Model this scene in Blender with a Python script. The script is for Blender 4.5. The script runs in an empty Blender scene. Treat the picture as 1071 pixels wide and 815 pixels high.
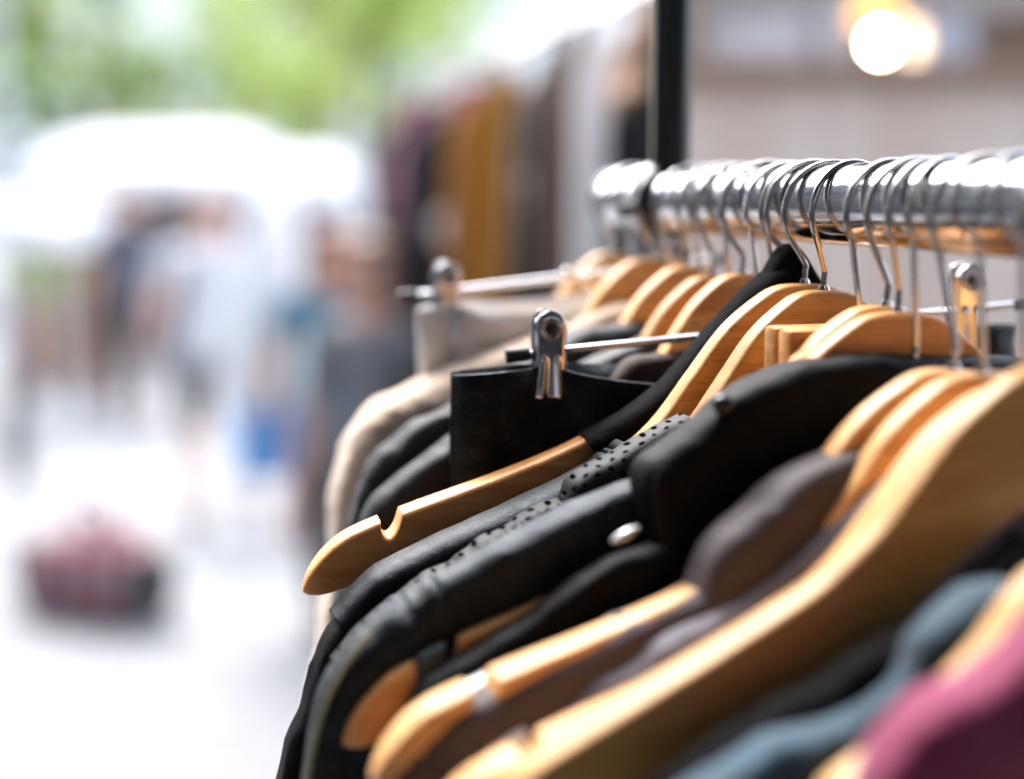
import bpy, bmesh, math, random
from mathutils import Vector, Matrix, noise
R = math.radians
random.seed(7)
sc = bpy.context.scene
COL = sc.collection

# ------------------------------------------------------------------ camera frame (metres)
HC = 1.58
FPX, CX, CY = 1487.0, 535.5, 407.5
PITCH = math.atan((407.5 - 195.5) / FPX)
CAM = Vector((0, 0, HC))
cR = Vector((1, 0, 0))
cF = Vector((0, math.cos(PITCH), -math.sin(PITCH)))
cU = Vector((0, math.sin(PITCH), math.cos(PITCH)))
def ray(x, y): return cF + cR * ((x - CX) / FPX) - cU * ((y - CY) / FPX)
def at(x, y, z): return CAM + ray(x, y) * z            # point seen at (x,y), z metres along the view
def gnd(x, y, z=0.0):                                  # point on the ground
    r = ray(x, y); return CAM + r * ((HC - z) / -r.z)
cd = bpy.data.cameras.new('camera'); cam = bpy.data.objects.new('camera', cd); COL.objects.link(cam)
cam.location = CAM; cam.rotation_euler = (math.pi / 2 - PITCH, 0, 0)
cd.sensor_width = 36.0; cd.lens = 50.0; cd.clip_start = 0.02; cd.clip_end = 2000
cd.dof.use_dof = True; cd.dof.focus_distance = 0.648; cd.dof.aperture_fstop = 1.8; cd.dof.aperture_blades = 0
sc.camera = cam

# rail frame
RA = R(18.188)
RD = Vector((-math.sin(RA), math.cos(RA), 0)); RP = Vector((-math.cos(RA), -math.sin(RA), 0)); UP = Vector((0, 0, 1))
R0 = CAM + Vector((0.193745, 0.542284, -0.0081085))
def rail(s): return R0 + RD * (s / 1000)

# ------------------------------------------------------------------ materials
def mat(name):
    m = bpy.data.materials.new(name); m.use_nodes = True
    nt = m.node_tree; b = nt.nodes['Principled BSDF']; return m, nt, b
def N(nt, t, **k):
    n = nt.nodes.new(t)
    for a, v in k.items():
        if a in n.inputs: n.inputs[a].default_value = v
        else: setattr(n, a, v)
    return n
def simple(name, col, rough=0.6, metal=0.0, noise_amt=0.15, scale=40, bump=0.0, bscale=300, sheen=0, spec=0.5):
    m, nt, b = mat(name)
    b.inputs['Roughness'].default_value = rough; b.inputs['Metallic'].default_value = metal
    b.inputs['Specular IOR Level'].default_value = spec
    if sheen: b.inputs['Sheen Weight'].default_value = sheen; b.inputs['Sheen Roughness'].default_value = 0.5
    tc = N(nt, 'ShaderNodeTexCoord'); nz = N(nt, 'ShaderNodeTexNoise', Scale=scale, Detail=4.0)
    nt.links.new(tc.outputs['Object'], nz.inputs['Vector'])
    r = N(nt, 'ShaderNodeValToRGB')
    r.color_ramp.elements[0].position = 0.3; r.color_ramp.elements[1].position = 0.7
    r.color_ramp.elements[0].color = tuple(c * (1 - noise_amt) for c in col) + (1,)
    r.color_ramp.elements[1].color = tuple(min(1, c * (1 + noise_amt)) for c in col) + (1,)
    nt.links.new(nz.outputs['Fac'], r.inputs['Fac']); nt.links.new(r.outputs['Color'], b.inputs['Base Color'])
    if bump:
        n2 = N(nt, 'ShaderNodeTexNoise', Scale=bscale, Detail=3.0); nt.links.new(tc.outputs['Object'], n2.inputs['Vector'])
        bp = N(nt, 'ShaderNodeBump', Strength=bump, Distance=0.001); nt.links.new(n2.outputs['Fac'], bp.inputs['Height'])
        nt.links.new(bp.outputs['Normal'], b.inputs['Normal'])
    return m
def wood(name, c0, c1, rough=0.47, coat=0.05):
    m, nt, b = mat(name)
    tc = N(nt, 'ShaderNodeTexCoord'); mp = N(nt, 'ShaderNodeMapping'); mp.inputs['Scale'].default_value = (9, 130, 130)
    oi = N(nt, 'ShaderNodeObjectInfo'); ad = N(nt, 'ShaderNodeVectorMath', operation='ADD'); mu = N(nt, 'ShaderNodeMath', operation='MULTIPLY'); mu.inputs[1].default_value = 40
    nt.links.new(oi.outputs['Random'], mu.inputs[0]); nt.links.new(tc.outputs['Object'], ad.inputs[0]); nt.links.new(mu.outputs[0], ad.inputs[1])
    nt.links.new(ad.outputs[0], mp.inputs['Vector'])
    nz = N(nt, 'ShaderNodeTexNoise', Scale=1.0, Detail=5.0, Roughness=0.6, Distortion=0.4); nt.links.new(mp.outputs[0], nz.inputs['Vector'])
    r = N(nt, 'ShaderNodeValToRGB'); r.color_ramp.elements[0].position = 0.32; r.color_ramp.elements[1].position = 0.68
    r.color_ramp.elements[0].color = c0 + (1,); r.color_ramp.elements[1].color = c1 + (1,)
    nt.links.new(nz.outputs['Fac'], r.inputs['Fac'])
    # short dark pores
    mp2 = N(nt, 'ShaderNodeMapping'); mp2.inputs['Scale'].default_value = (70, 650, 650); nt.links.new(ad.outputs[0], mp2.inputs['Vector'])
    n2 = N(nt, 'ShaderNodeTexNoise', Scale=1.0, Detail=1.0); nt.links.new(mp2.outputs[0], n2.inputs['Vector'])
    r2 = N(nt, 'ShaderNodeValToRGB'); r2.color_ramp.elements[0].position = 0.27; r2.color_ramp.elements[1].position = 0.36
    r2.color_ramp.elements[0].color = (0.62, 0.55, 0.5, 1); r2.color_ramp.elements[1].color = (1, 1, 1, 1)
    nt.links.new(n2.outputs['Fac'], r2.inputs['Fac'])
    mx = N(nt, 'ShaderNodeMix', data_type='RGBA', blend_type='MULTIPLY'); mx.inputs[0].default_value = 0.8
    nt.links.new(r.outputs['Color'], mx.inputs[6]); nt.links.new(r2.outputs['Color'], mx.inputs[7])
    hv = N(nt, 'ShaderNodeHueSaturation'); mr = N(nt, 'ShaderNodeMapRange'); mr.inputs[3].default_value = 0.78; mr.inputs[4].default_value = 1.14
    nt.links.new(oi.outputs['Random'], mr.inputs[0]); nt.links.new(mr.outputs[0], hv.inputs['Value']); nt.links.new(mx.outputs[2], hv.inputs['Color'])
    hm = N(nt, 'ShaderNodeMapRange'); hm.inputs[3].default_value = 0.507; hm.inputs[4].default_value = 0.491; nt.links.new(oi.outputs['Random'], hm.inputs[0]); nt.links.new(hm.outputs[0], hv.inputs['Hue'])
    nt.links.new(hv.outputs['Color'], b.inputs['Base Color']); b.inputs['Specular IOR Level'].default_value = 0.35
    b.inputs['Roughness'].default_value = rough; b.inputs['Coat Weight'].default_value = coat; b.inputs['Coat Roughness'].default_value = 0.25
    bp = N(nt, 'ShaderNodeBump', Strength=0.15, Distance=0.0006); nt.links.new(n2.outputs['Fac'], bp.inputs['Height']); nt.links.new(bp.outputs['Normal'], b.inputs['Normal'])
    return m
def leather(name, col, rough=0.42, scale=900, bump=0.6, wrinkle=0.35, spec=0.3):
    m, nt, b = mat(name); b.inputs['Specular IOR Level'].default_value = spec; b.inputs['Specular Tint'].default_value = (0.72, 0.88, 1.0, 1)
    uv = N(nt, 'ShaderNodeTexCoord')
    v = N(nt, 'ShaderNodeTexVoronoi', Scale=scale); v.feature = 'DISTANCE_TO_EDGE'; nt.links.new(uv.outputs['UV'], v.inputs['Vector'])
    n = N(nt, 'ShaderNodeTexNoise', Scale=85.0, Detail=8.0, Roughness=0.62, Distortion=0.6); nt.links.new(uv.outputs['UV'], n.inputs['Vector'])
    b1 = N(nt, 'ShaderNodeBump', Strength=wrinkle, Distance=0.004); nt.links.new(n.outputs['Fac'], b1.inputs['Height'])
    b2 = N(nt, 'ShaderNodeBump', Strength=bump, Distance=0.0006); nt.links.new(v.outputs['Distance'], b2.inputs['Height']); nt.links.new(b1.outputs['Normal'], b2.inputs['Normal'])
    nt.links.new(b2.outputs['Normal'], b.inputs['Normal'])
    b.inputs['Base Color'].default_value = col + (1,)
    mr = N(nt, 'ShaderNodeMapRange'); mr.inputs[3].default_value = rough - 0.08; mr.inputs[4].default_value = rough + 0.12
    nt.links.new(n.outputs['Fac'], mr.inputs[0]); nt.links.new(mr.outputs[0], b.inputs['Roughness'])
    return m
def perforated(name, col):
    m, nt, b = mat(name)
    tc = N(nt, 'ShaderNodeTexCoord'); sx = N(nt, 'ShaderNodeSeparateXYZ'); wz = N(nt, 'ShaderNodeTexNoise', Scale=70.0, Detail=2.0); nt.links.new(tc.outputs['UV'], wz.inputs['Vector'])
    wa_ = N(nt, 'ShaderNodeVectorMath', operation='MULTIPLY_ADD'); wa_.inputs[1].default_value = (0.006, 0.006, 0); nt.links.new(wz.outputs['Color'], wa_.inputs[0]); nt.links.new(tc.outputs['UV'], wa_.inputs[2]); nt.links.new(wa_.outputs[0], sx.inputs[0])
    P = 0.0072
    def M(op, a, bb=None):
        n = N(nt, 'ShaderNodeMath', operation=op)
        for i, q in enumerate((a, bb)):
            if q is None: continue
            if isinstance(q, (int, float)): n.inputs[i].default_value = q
            else: nt.links.new(q, n.inputs[i])
        return n.outputs[0]
    row = M('DIVIDE', sx.outputs['Y'], P * 0.6); fl = M('FLOOR', row)
    sh = M('MULTIPLY', M('MODULO', M('ABSOLUTE', fl), 2.0), 0.5)
    fx = M('SUBTRACT', M('FRACT', M('ADD', M('DIVIDE', sx.outputs['X'], P), sh)), 0.5)
    fy = M('MULTIPLY', M('SUBTRACT', M('FRACT', row), 0.5), 0.6)
    d = M('SQRT', M('ADD', M('MULTIPLY', fx, fx), M('MULTIPLY', fy, fy)))
    mr = N(nt, 'ShaderNodeMapRange'); mr.inputs[1].default_value = 0.15; mr.inputs[2].default_value = 0.19
    nt.links.new(d, mr.inputs[0])
    mx = N(nt, 'ShaderNodeMix', data_type='RGBA'); mx.inputs[6].default_value = (0.002, 0.002, 0.002, 1); mx.inputs[7].default_value = col + (1,)
    nt.links.new(mr.outputs[0], mx.inputs[0]); nt.links.new(mx.outputs[2], b.inputs['Base Color'])
    nz = N(nt, 'ShaderNodeTexNoise', Scale=1500.0, Detail=2.0); nt.links.new(tc.outputs['UV'], nz.inputs['Vector'])
    b1 = N(nt, 'ShaderNodeBump', Strength=0.3, Distance=0.0005); nt.links.new(nz.outputs['Fac'], b1.inputs['Height'])
    b2 = N(nt, 'ShaderNodeBump', Strength=0.8, Distance=0.0008); nt.links.new(mr.outputs[0], b2.inputs['Height']); nt.links.new(b1.outputs['Normal'], b2.inputs['Normal'])
    nt.links.new(b2.outputs['Normal'], b.inputs['Normal']); b.inputs['Roughness'].default_value = 0.62
    sp = M('MULTIPLY', mr.outputs[0], 0.24); nt.links.new(sp, b.inputs['Specular IOR Level'])
    return m
def cloth(name, col, rough=0.85, sheen=0.15, var=0.12, bump=0.25, spec=0.25, weave=1400, fold=0.3):
    m, nt, b = mat(name)
    tc = N(nt, 'ShaderNodeTexCoord')
    n = N(nt, 'ShaderNodeTexNoise', Scale=14.0, Detail=4.0); nt.links.new(tc.outputs['UV'], n.inputs['Vector'])
    r = N(nt, 'ShaderNodeValToRGB'); r.color_ramp.elements[0].position = 0.3; r.color_ramp.elements[1].position = 0.7
    r.color_ramp.elements[0].color = tuple(c * (1 - var) for c in col) + (1,); r.color_ramp.elements[1].color = tuple(min(1, c * (1 + var)) for c in col) + (1,)
    nt.links.new(n.outputs['Fac'], r.inputs['Fac']); nt.links.new(r.outputs['Color'], b.inputs['Base Color'])
    w = N(nt, 'ShaderNodeTexNoise', Scale=float(weave), Detail=2.0); nt.links.new(tc.outputs['UV'], w.inputs['Vector'])
    f = N(nt, 'ShaderNodeTexNoise', Scale=55.0, Detail=5.0, Distortion=0.5); nt.links.new(tc.outputs['UV'], f.inputs['Vector'])
    b1 = N(nt, 'ShaderNodeBump', Strength=fold, Distance=0.006); nt.links.new(f.outputs['Fac'], b1.inputs['Height'])
    b2 = N(nt, 'ShaderNodeBump', Strength=bump, Distance=0.0008); nt.links.new(w.outputs['Fac'], b2.inputs['Height']); nt.links.new(b1.outputs['Normal'], b2.inputs['Normal'])
    nt.links.new(b2.outputs['Normal'], b.inputs['Normal'])
    b.inputs['Roughness'].default_value = rough; b.inputs['Specular IOR Level'].default_value = spec
    if sheen: b.inputs['Sheen Weight'].default_value = sheen
    return m
def emit(name, col, s):
    m, nt, b = mat(name); b.inputs['Base Color'].default_value = col + (1,)
    b.inputs['Emission Color'].default_value = col + (1,); b.inputs['Emission Strength'].default_value = s; return m

M_wood = wood('beech wood', (0.50, 0.215, 0.056), (0.73, 0.385, 0.125))
M_wood2 = wood('pale beech wood', (0.55, 0.275, 0.086), (0.75, 0.45, 0.175))
M_chrome = simple('chrome', (0.78, 0.78, 0.80), 0.09, 1.0, 0.03)
def smudge(m, lo, hi, scale):
    nt = m.node_tree; b = nt.nodes['Principled BSDF']; tc = N(nt, 'ShaderNodeTexCoord'); n = N(nt, 'ShaderNodeTexNoise', Scale=scale, Detail=6.0, Roughness=0.65)
    nt.links.new(tc.outputs['Object'], n.inputs['Vector']); mr = N(nt, 'ShaderNodeMapRange'); mr.inputs[1].default_value = 0.4; mr.inputs[2].default_value = 0.7; mr.inputs[3].default_value = lo; mr.inputs[4].default_value = hi
    nt.links.new(n.outputs['Fac'], mr.inputs[0]); nt.links.new(mr.outputs[0], b.inputs['Roughness'])
smudge(M_chrome, 0.05, 0.26, 55.0)
M_steel = simple('hook steel', (0.50, 0.49, 0.485), 0.16, 1.0, 0.08)
M_blackmetal = simple('black painted metal', (0.012, 0.012, 0.013), 0.32)
M_rubber = simple('black rubber', (0.012, 0.012, 0.013), 0.55)
M_whiteplastic = simple('white plastic', (0.8, 0.8, 0.8), 0.4)
M_tealplastic = simple('dark teal plastic', (0.012, 0.03, 0.038), 0.4)
M_leather = leather('pebbled black leather', (0.004, 0.005, 0.0065), 0.46, 1000, 0.6, 0.3, 0.22)
M_smooth = leather('smooth black leather', (0.0055, 0.0068, 0.0085), 0.50, 1500, 0.12, 0.8)
M_fold = leather('soft black leather', (0.0035, 0.0037, 0.0044), 0.42, 1500, 0.1, 1.0, 0.3)
M_perf = perforated('perforated black leather', (0.007, 0.009, 0.012))
M_black = cloth('black cotton', (0.0032, 0.0032, 0.0036), 0.9, 0.0, spec=0.08)
M_knit = cloth('black knit', (0.004, 0.004, 0.0048), 0.95, 0.01, 0.3, 0.8, 0.08, 700)
M_satin = cloth('black jacket cloth', (0.0025, 0.0031, 0.0042), 0.62, 0.0, 0.1, 0.15, 0.10)
M_slate = cloth('slate grey cloth', (0.017, 0.020, 0.025), 0.6, 0.03, spec=0.2)
M_slate2 = cloth('charcoal cloth', (0.010, 0.012, 0.016), 0.55, 0.02, spec=0.22)
M_umber = cloth('brown grey cloth', (0.045, 0.030, 0.025), 0.8, 0.05)
M_mauve = cloth('purple grey cloth', (0.060, 0.048, 0.054), 0.65, 0.1)
M_grey = cloth('light grey blue cloth', (0.13, 0.125, 0.155), 0.7, 0.1)
M_beige = cloth('beige wool', (0.58, 0.44, 0.33), 0.9, 0.3)
M_white = cloth('white cotton', (0.78, 0.77, 0.76), 0.9, 0.1)
M_teal = cloth('teal cloth', (0.014, 0.052, 0.084), 0.75, 0.3, 0.35)
M_magenta = cloth('magenta cloth', (0.215, 0.020, 0.080), 0.8, 0.3)
M_zip = simple('zip tape', (0.30, 0.31, 0.20), 0.5, 0.3, 0.3, 600, 0.5, 900)
M_thread = simple('dark thread', (0.02, 0.02, 0.022), 0.7)

# ------------------------------------------------------------------ object helpers
def tag(o, label=None, cat=None, group=None, kind=None):
    if label: o['label'] = label
    if cat: o['category'] = cat
    if group: o['group'] = group
    if kind: o['kind'] = kind
    return o
def empty(name, loc, mtx=None, **k):
    o = bpy.data.objects.new(name, None); COL.objects.link(o); o.empty_display_size = 0.05
    if mtx is not None: o.matrix_world = mtx
    elif loc is not None: o.location = loc
    return tag(o, **k)
def link(name, me, m, parent=None, smooth=True, angle=None):
    o = bpy.data.objects.new(name, me); COL.objects.link(o)
    if m is not None: me.materials.append(m)
    if smooth:
        for p in me.polygons: p.use_smooth = True
        if angle is not None: me.set_sharp_from_angle(angle=R(angle))
    if parent is not None: o.parent = parent           # vertices are given in the parent's own frame
    return o
def frombm(name, bm, m, parent=None, smooth=True, angle=None):
    bmesh.ops.recalc_face_normals(bm, faces=bm.faces)
    me = bpy.data.meshes.new(name); bm.to_mesh(me); bm.free()
    return link(name, me, m, parent, smooth, angle)
def grid_faces(bm, rows, closed_v=False, cap=False):
    n = len(rows[0])
    for i in range(len(rows) - 1):
        for j in range(n if closed_v else n - 1):
            k = (j + 1) % n
            bm.faces.new((rows[i][j], rows[i][k], rows[i + 1][k], rows[i + 1][j]))
    if cap:
        bm.faces.new(rows[0][::-1]); bm.faces.new(rows[-1])
def catmull(pts, n):
    P = [Vector(p) for p in pts]; P = [P[0] * 2 - P[1]] + P + [P[-1] * 2 - P[-2]]
    dense = []
    for i in range(1, len(P) - 2):
        for k in range(24):
            t = k / 24; a, b, c, d = P[i - 1:i + 3]
            dense.append(0.5 * ((2 * b) + (c - a) * t + (2 * a - 5 * b + 4 * c - d) * t * t + (3 * b - a - 3 * c + d) * t ** 3))
    dense.append(P[-2])
    L = [0]
    for i in range(1, len(dense)): L.append(L[-1] + (dense[i] - dense[i - 1]).length)
    out = []; j = 0
    for k in range(n):
        s = L[-1] * k / (n - 1)
        while j < len(L) - 2 and L[j + 1] < s: j += 1
        t = (s - L[j]) / max(1e-9, L[j + 1] - L[j]); out.append(dense[j].lerp(dense[j + 1], min(1, max(0, t))))
    return out
def tube_bm(bm, path, r, seg=10, n=None, cap=True):
    pts = catmull(path, n) if n else [Vector(p) for p in path]
    rr = r if callable(r) else (lambda t: r)
    t0 = (pts[1] - pts[0]).normalized(); ref = Vector((0, 0, 1)) if abs(t0.z) < 0.9 else Vector((1, 0, 0))
    nn = (ref - t0 * ref.dot(t0)).normalized(); rows = []
    for i, p in enumerate(pts):
        t = (pts[min(i + 1, len(pts) - 1)] - pts[max(i - 1, 0)]).normalized()
        nn = (nn - t * nn.dot(t)).normalized(); b = t.cross(nn); q = rr(i / (len(pts) - 1))
        rows.append([bm.verts.new(p + (nn * math.cos(2 * math.pi * k / seg) + b * math.sin(2 * math.pi * k / seg)) * q) for k in range(seg)])
    grid_faces(bm, rows, True, cap)
def tube(name, path, r, m, parent=None, seg=12, n=None, cap=True):
    bm = bmesh.new(); tube_bm(bm, path, r, seg, n, cap); return frombm(name, bm, m, parent, True, 50)
def box_bm(bm, lo, hi, bevel=0.0):
    vs = [bm.verts.new((x, y, z)) for x in (lo[0], hi[0]) for y in (lo[1], hi[1]) for z in (lo[2], hi[2])]
    for f in ((0, 1, 3, 2), (4, 6, 7, 5), (0, 4, 5, 1), (2, 3, 7, 6), (0, 2, 6, 4), (1, 5, 7, 3)): bm.faces.new([vs[i] for i in f])
    if bevel:
        bm.normal_update(); es = {e for v in vs for e in v.link_edges}
        bmesh.ops.bevel(bm, geom=list(es), offset=bevel, segments=2, affect='EDGES', profile=0.6)
def box(name, lo, hi, m, parent=None, bevel=0.0):
    bm = bmesh.new(); box_bm(bm, lo, hi, bevel); return frombm(name, bm, m, parent, True, 35)

# plane of one hanger: x = right in the hanger's plane, y = away from the viewer, z = up; origin = where the hook enters the wood
class Pl:
    def __init__(s, S, D, TH, RO=0.0, off=14):
        s.s, s.d = S, D
        s.o = rail(S) + RP * (off / 1000) - UP * (D / 1000)
        t, r = R(TH), R(RO)
        u0 = Vector((math.cos(t), math.sin(t), 0)); s.n = Vector((-math.sin(t), math.cos(t), 0))
        s.u = u0 * math.cos(r) + UP * math.sin(r); s.w = UP * math.cos(r) - u0 * math.sin(r)
        s.m = Matrix((s.u, s.n, s.w)).transposed().to_4x4(); s.m.translation = s.o
        s.inv = s.m.inverted()
    def hit(s, x, y, n=0.0):                            # a traced outline point, in this plane's frame (metres)
        r = ray(x, y); o = s.o + s.n * n
        q = CAM + r * ((o - CAM).dot(s.n) / r.dot(s.n)); return s.inv @ q
    def loc(s, v): return s.inv @ v

# ------------------------------------------------------------------ wooden hanger
TOP = [(0, 0), (-12, -1), (-22, -5.5), (-40, -20), (-57, -42), (-72, -62), (-88, -77), (-100, -86), (-134, -102), (-178, -120), (-202, -131), (-213, -140), (-220, -150), (-222.5, -157)]
BOT = [(0, -46), (-12, -47), (-22, -51), (-40, -64), (-57, -82), (-72, -97), (-88, -108), (-100, -115), (-134, -128), (-178, -146), (-202, -156), (-213, -160), (-220, -161), (-222.5, -160)]
def interp(tab, x):
    for (x0, y0), (x1, y1) in zip(tab, tab[1:]):
        if x1 <= x <= x0: return y0 + (y1 - y0) * (x - x0) / (x1 - x0)
    return tab[-1][1]
def smoothtab(tab):
    q = catmull([(a, b, 0) for a, b in tab], 260); return [(v.x, v.y) for v in q]
TOPS, BOTS = smoothtab(TOP), smoothtab(BOT)
def hanger_mesh(zs=1.0, notch=True, dip=0.0):
    xs = [0 - i * 2.5 for i in range(72)]                # 0 .. -177.5
    xs += [-178.5, -179.8, -180.3, -180.7, -181.5, -183, -184.5, -186, -187.5, -188.6, -189.2, -189.6, -190.2, -191.5]
    x = -194.0
    while x > -216: xs.append(x); x -= 2
    xs += [-216.5, -218.5, -220, -221.2, -222, -222.5]
    bm = bmesh.new(); rows = []
    st = sorted(set([-a for a in xs] + xs))
    for x in st:
        a = -abs(x); t, b = interp(TOPS, a), interp(BOTS, a); b = t * zs - (t - b); t *= zs; sd_ = max(0.0, min(1.0, (a + 94) / 22)) * dip; t -= sd_; b -= sd_
        d = a + 184.8
        if notch and abs(d) < 4.6: t -= math.sqrt(max(0, 1 - (d / 4.6) ** 2)) * 8.5 + 1.0 * (1 - abs(d) / 4.6)      # strap notch
        h = 6.2 + 2.6 * min(1, max(0, (-a - 50) / 120)); 
        e = max(0.0, (-a - 212) / 10.5); h *= math.sqrt(max(0.05, 1 - 0.75 * e * e))
        rc = min(3.0, (t - b) * 0.45, h * 0.45)
        ring = []
        for (cx_, cz, a0) in ((h - rc, t - rc, 0), (-h + rc, t - rc, 90), (-h + rc, b + rc, 180), (h - rc, b + rc, 270)):
            for k in range(4):
                g = R(a0 + 30 * k); ring.append((x / 1000, (cx_ + rc * math.cos(g)) / 1000, (cz + rc * math.sin(g)) / 1000))
        rows.append([bm.verts.new(p) for p in ring])
    grid_faces(bm, rows, True, True)
    bmesh.ops.recalc_face_normals(bm, faces=bm.faces)
    me = bpy.data.meshes.new('hanger_body'); bm.to_mesh(me); bm.free()
    for p in me.polygons: p.use_smooth = True
    me.set_sharp_from_angle(angle=R(38))
    return me
HANGER = {M_wood.name: hanger_mesh(), M_wood2.name: None}
HANGER[M_wood.name].materials.append(M_wood)
HANGER['low'] = hanger_mesh(1.0, True, 22.0); HANGER['low'].materials.append(M_wood); HANGER['broad'] = hanger_mesh(0.61, False); HANGER['broad'].materials.append(M_wood)
HANGER[M_wood2.name] = HANGER[M_wood.name].copy(); HANGER[M_wood2.name].materials.clear(); HANGER[M_wood2.name].materials.append(M_wood2)
def hook_path(pl, z0=-0.012, rr=0.0237, lift=0.0):
    c = rail(pl.s) - UP * 0.0041                          # circle centre: wire rests on the rail's top
    P = []
    hr = random.Random(int(pl.s * 10) + 3); U = (Matrix.Rotation(R(hr.uniform(-13, 13)), 3, 'Z') @ -RP); rr += hr.uniform(-0.0006, 0.0009)
    P.append(pl.m @ Vector((0, 0, z0))); P.append(pl.m @ Vector((0, 0, 0.006)))
    base = pl.m @ Vector((0, 0, 0.009)); P.append(base)
    for a in (212, 196, 180, 160, 140, 120, 100, 80, 60, 40, 20, 5, -10):
        P.append(c + (U * math.cos(R(a)) + UP * math.sin(R(a))) * rr)
    return P
HG = 'wooden hangers along the rail'
def wooden_hanger(pl, label, m=None, scale=1.0, hook=True, rhook=0.0015, mesh=None):
    m = m or M_wood
    root = empty('wooden_hanger', None, pl.m, label=label, cat='hanger', group=HG)
    b = bpy.data.objects.new('hanger_body', HANGER[mesh or m.name]); COL.objects.link(b); b.parent = root; b.scale = (scale, 1, scale) if isinstance(scale, float) else (scale[0], 1, scale[1])
    if hook:
        h = tube('hook', [pl.inv @ p for p in hook_path(pl)], rhook, M_steel, root, 10, 70)
        bm = bmesh.new(); tube_bm(bm, [Vector((0, 0, -0.001)), Vector((0, 0, 0.0012)), Vector((0, 0, 0.0022))], lambda t: 0.0032 - 0.0012 * t, 12)
        frombm('ferrule', bm, M_steel, h, True, 40)
    return root

# ------------------------------------------------------------------ draped cloth
def cloth_mesh(rows_pts, uvs, name, m, parent, thick=0.0011, sub=0):
    bm = bmesh.new(); uvl = bm.loops.layers.uv.new('UVMap')
    V = [[bm.verts.new(p) for p in r] for r in rows_pts]
    for i in range(len(V) - 1):
        for j in range(len(V[0]) - 1):
            f = bm.faces.new((V[i][j], V[i][j + 1], V[i + 1][j + 1], V[i + 1][j]))
            for l, (a, b) in zip(f.loops, ((i, j), (i, j + 1), (i + 1, j + 1), (i + 1, j))): l[uvl].uv = uvs[a][b]
    me = bpy.data.meshes.new(name); bm.to_mesh(me); bm.free()
    o = link(name, me, m, parent)
    if thick:
        s = o.modifiers.new('Solidify', 'SOLIDIFY'); s.thickness = thick; s.offset = -1
    return o
def drape(name, pl, parent, ridge, m, half=0.009, depth=0.06, back=None, n0=0.0, amp=0.0012, freq=45, seed=0, vertical=False, crease=0.0, sq=0.55,
          flare=0.03, groove=(), cross=(), hemroll=0.0, st=200, endtaper=0.0, px=True, sag=0.0, taper=None):
    """A cloth laid over a ridge line (traced outline points, or plane coordinates): front and back fall from it."""
    P = [pl.hit(x, y, n0) if px else Vector((x, n0, y)) for x, y in ridge]
    for p in P: p.y = 0
    P = catmull(P, st); back = depth if back is None else back
    qs = []
    q = -back; arc = half * math.pi / 2
    nb, na, nf = 12, 20, 40
    qs += [-back + (back - arc) * k / nb for k in range(nb)]
    qs += [-arc + 2 * arc * k / na for k in range(na)]
    qs += [arc + (depth - arc) * k / nf for k in range(nf + 1)]
    rows, uvs = [], []; L = 0.0; sd = Vector((seed * 3.7, seed * 1.3, seed * 9.1))
    total = sum((P[i + 1] - P[i]).length for i in range(st - 1))
    for i, p in enumerate(P):
        if i: L += (p - P[i - 1]).length
        t = (P[min(i + 1, st - 1)] - P[max(i - 1, 0)]).normalized()
        dn = Vector((0, 0, -1)) if vertical else Vector((-t.z, 0, t.x))     # left of travel seen from the viewer: inward / down
        fr = L / total
        hh = half * (1 if taper is None else taper(fr))
        if endtaper and total - L < endtaper: hh *= max(0.12, math.sqrt(max(0, 1 - (1 - (total - L) / endtaper) ** 2)))
        edge = min(L, total - L)
        if hemroll: hh += hemroll * math.exp(-(edge / 0.004) ** 2)
        row, uv = [], []
        for q in qs:
            a = abs(q); s_ = -1 if q > 0 else 1                            # front is towards the viewer (-y)
            ar = hh * math.pi / 2
            if a < arc:
                g = a / arc * math.pi / 2; y = s_ * hh * math.sin(g) ** sq; z = hh * (1 - math.cos(g) ** sq)
            else:
                y = s_ * (hh + (a - arc) * flare); z = hh + (a - arc)
            w = noise.fractal(Vector((L * freq, q * freq * 0.6, 0)) + sd, 0.9, 2.0, 3) * amp
            w += noise.noise(Vector((L * freq * 0.3, q * freq * 0.8, 5)) + sd) * amp * 1.2
            if crease:
                for (fx, fy, ph, k_) in ((9, 30, 0, 1.0), (30, 8, 7, 0.55)):
                    c_ = 1 - abs(noise.noise(Vector(((L + q * 0.6) * fx, (q - L * 0.35) * fy, ph)) + sd)) * 2.2
                    if c_ > 0: w += 0.62 * crease * k_ * c_ ** 2.5 * min(1.0, a / 0.02 + 0.25)
            for g0 in groove: w -= 0.0008 * math.exp(-((q - g0) / 0.0009) ** 2) - 0.0004 * math.exp(-((q - g0 - 0.0025) / 0.0015) ** 2)
            for c0 in cross: w -= 0.0014 * math.exp(-((L - c0) / 0.0011) ** 2) - 0.0008 * math.exp(-((L - c0 - 0.003) / 0.002) ** 2)
            if a < arc: g = a / arc * math.pi / 2; dy, dz = s_ * math.sin(g), -math.cos(g)
            else: dy, dz = s_, 0
            row.append(p + dn * (z + w * dz) + Vector((0, n0 + y + w * dy, 0)))
            uv.append((L, q))
        rows.append(row); uvs.append(uv)
    return cloth_mesh(rows, uvs, name, m, parent)
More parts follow.
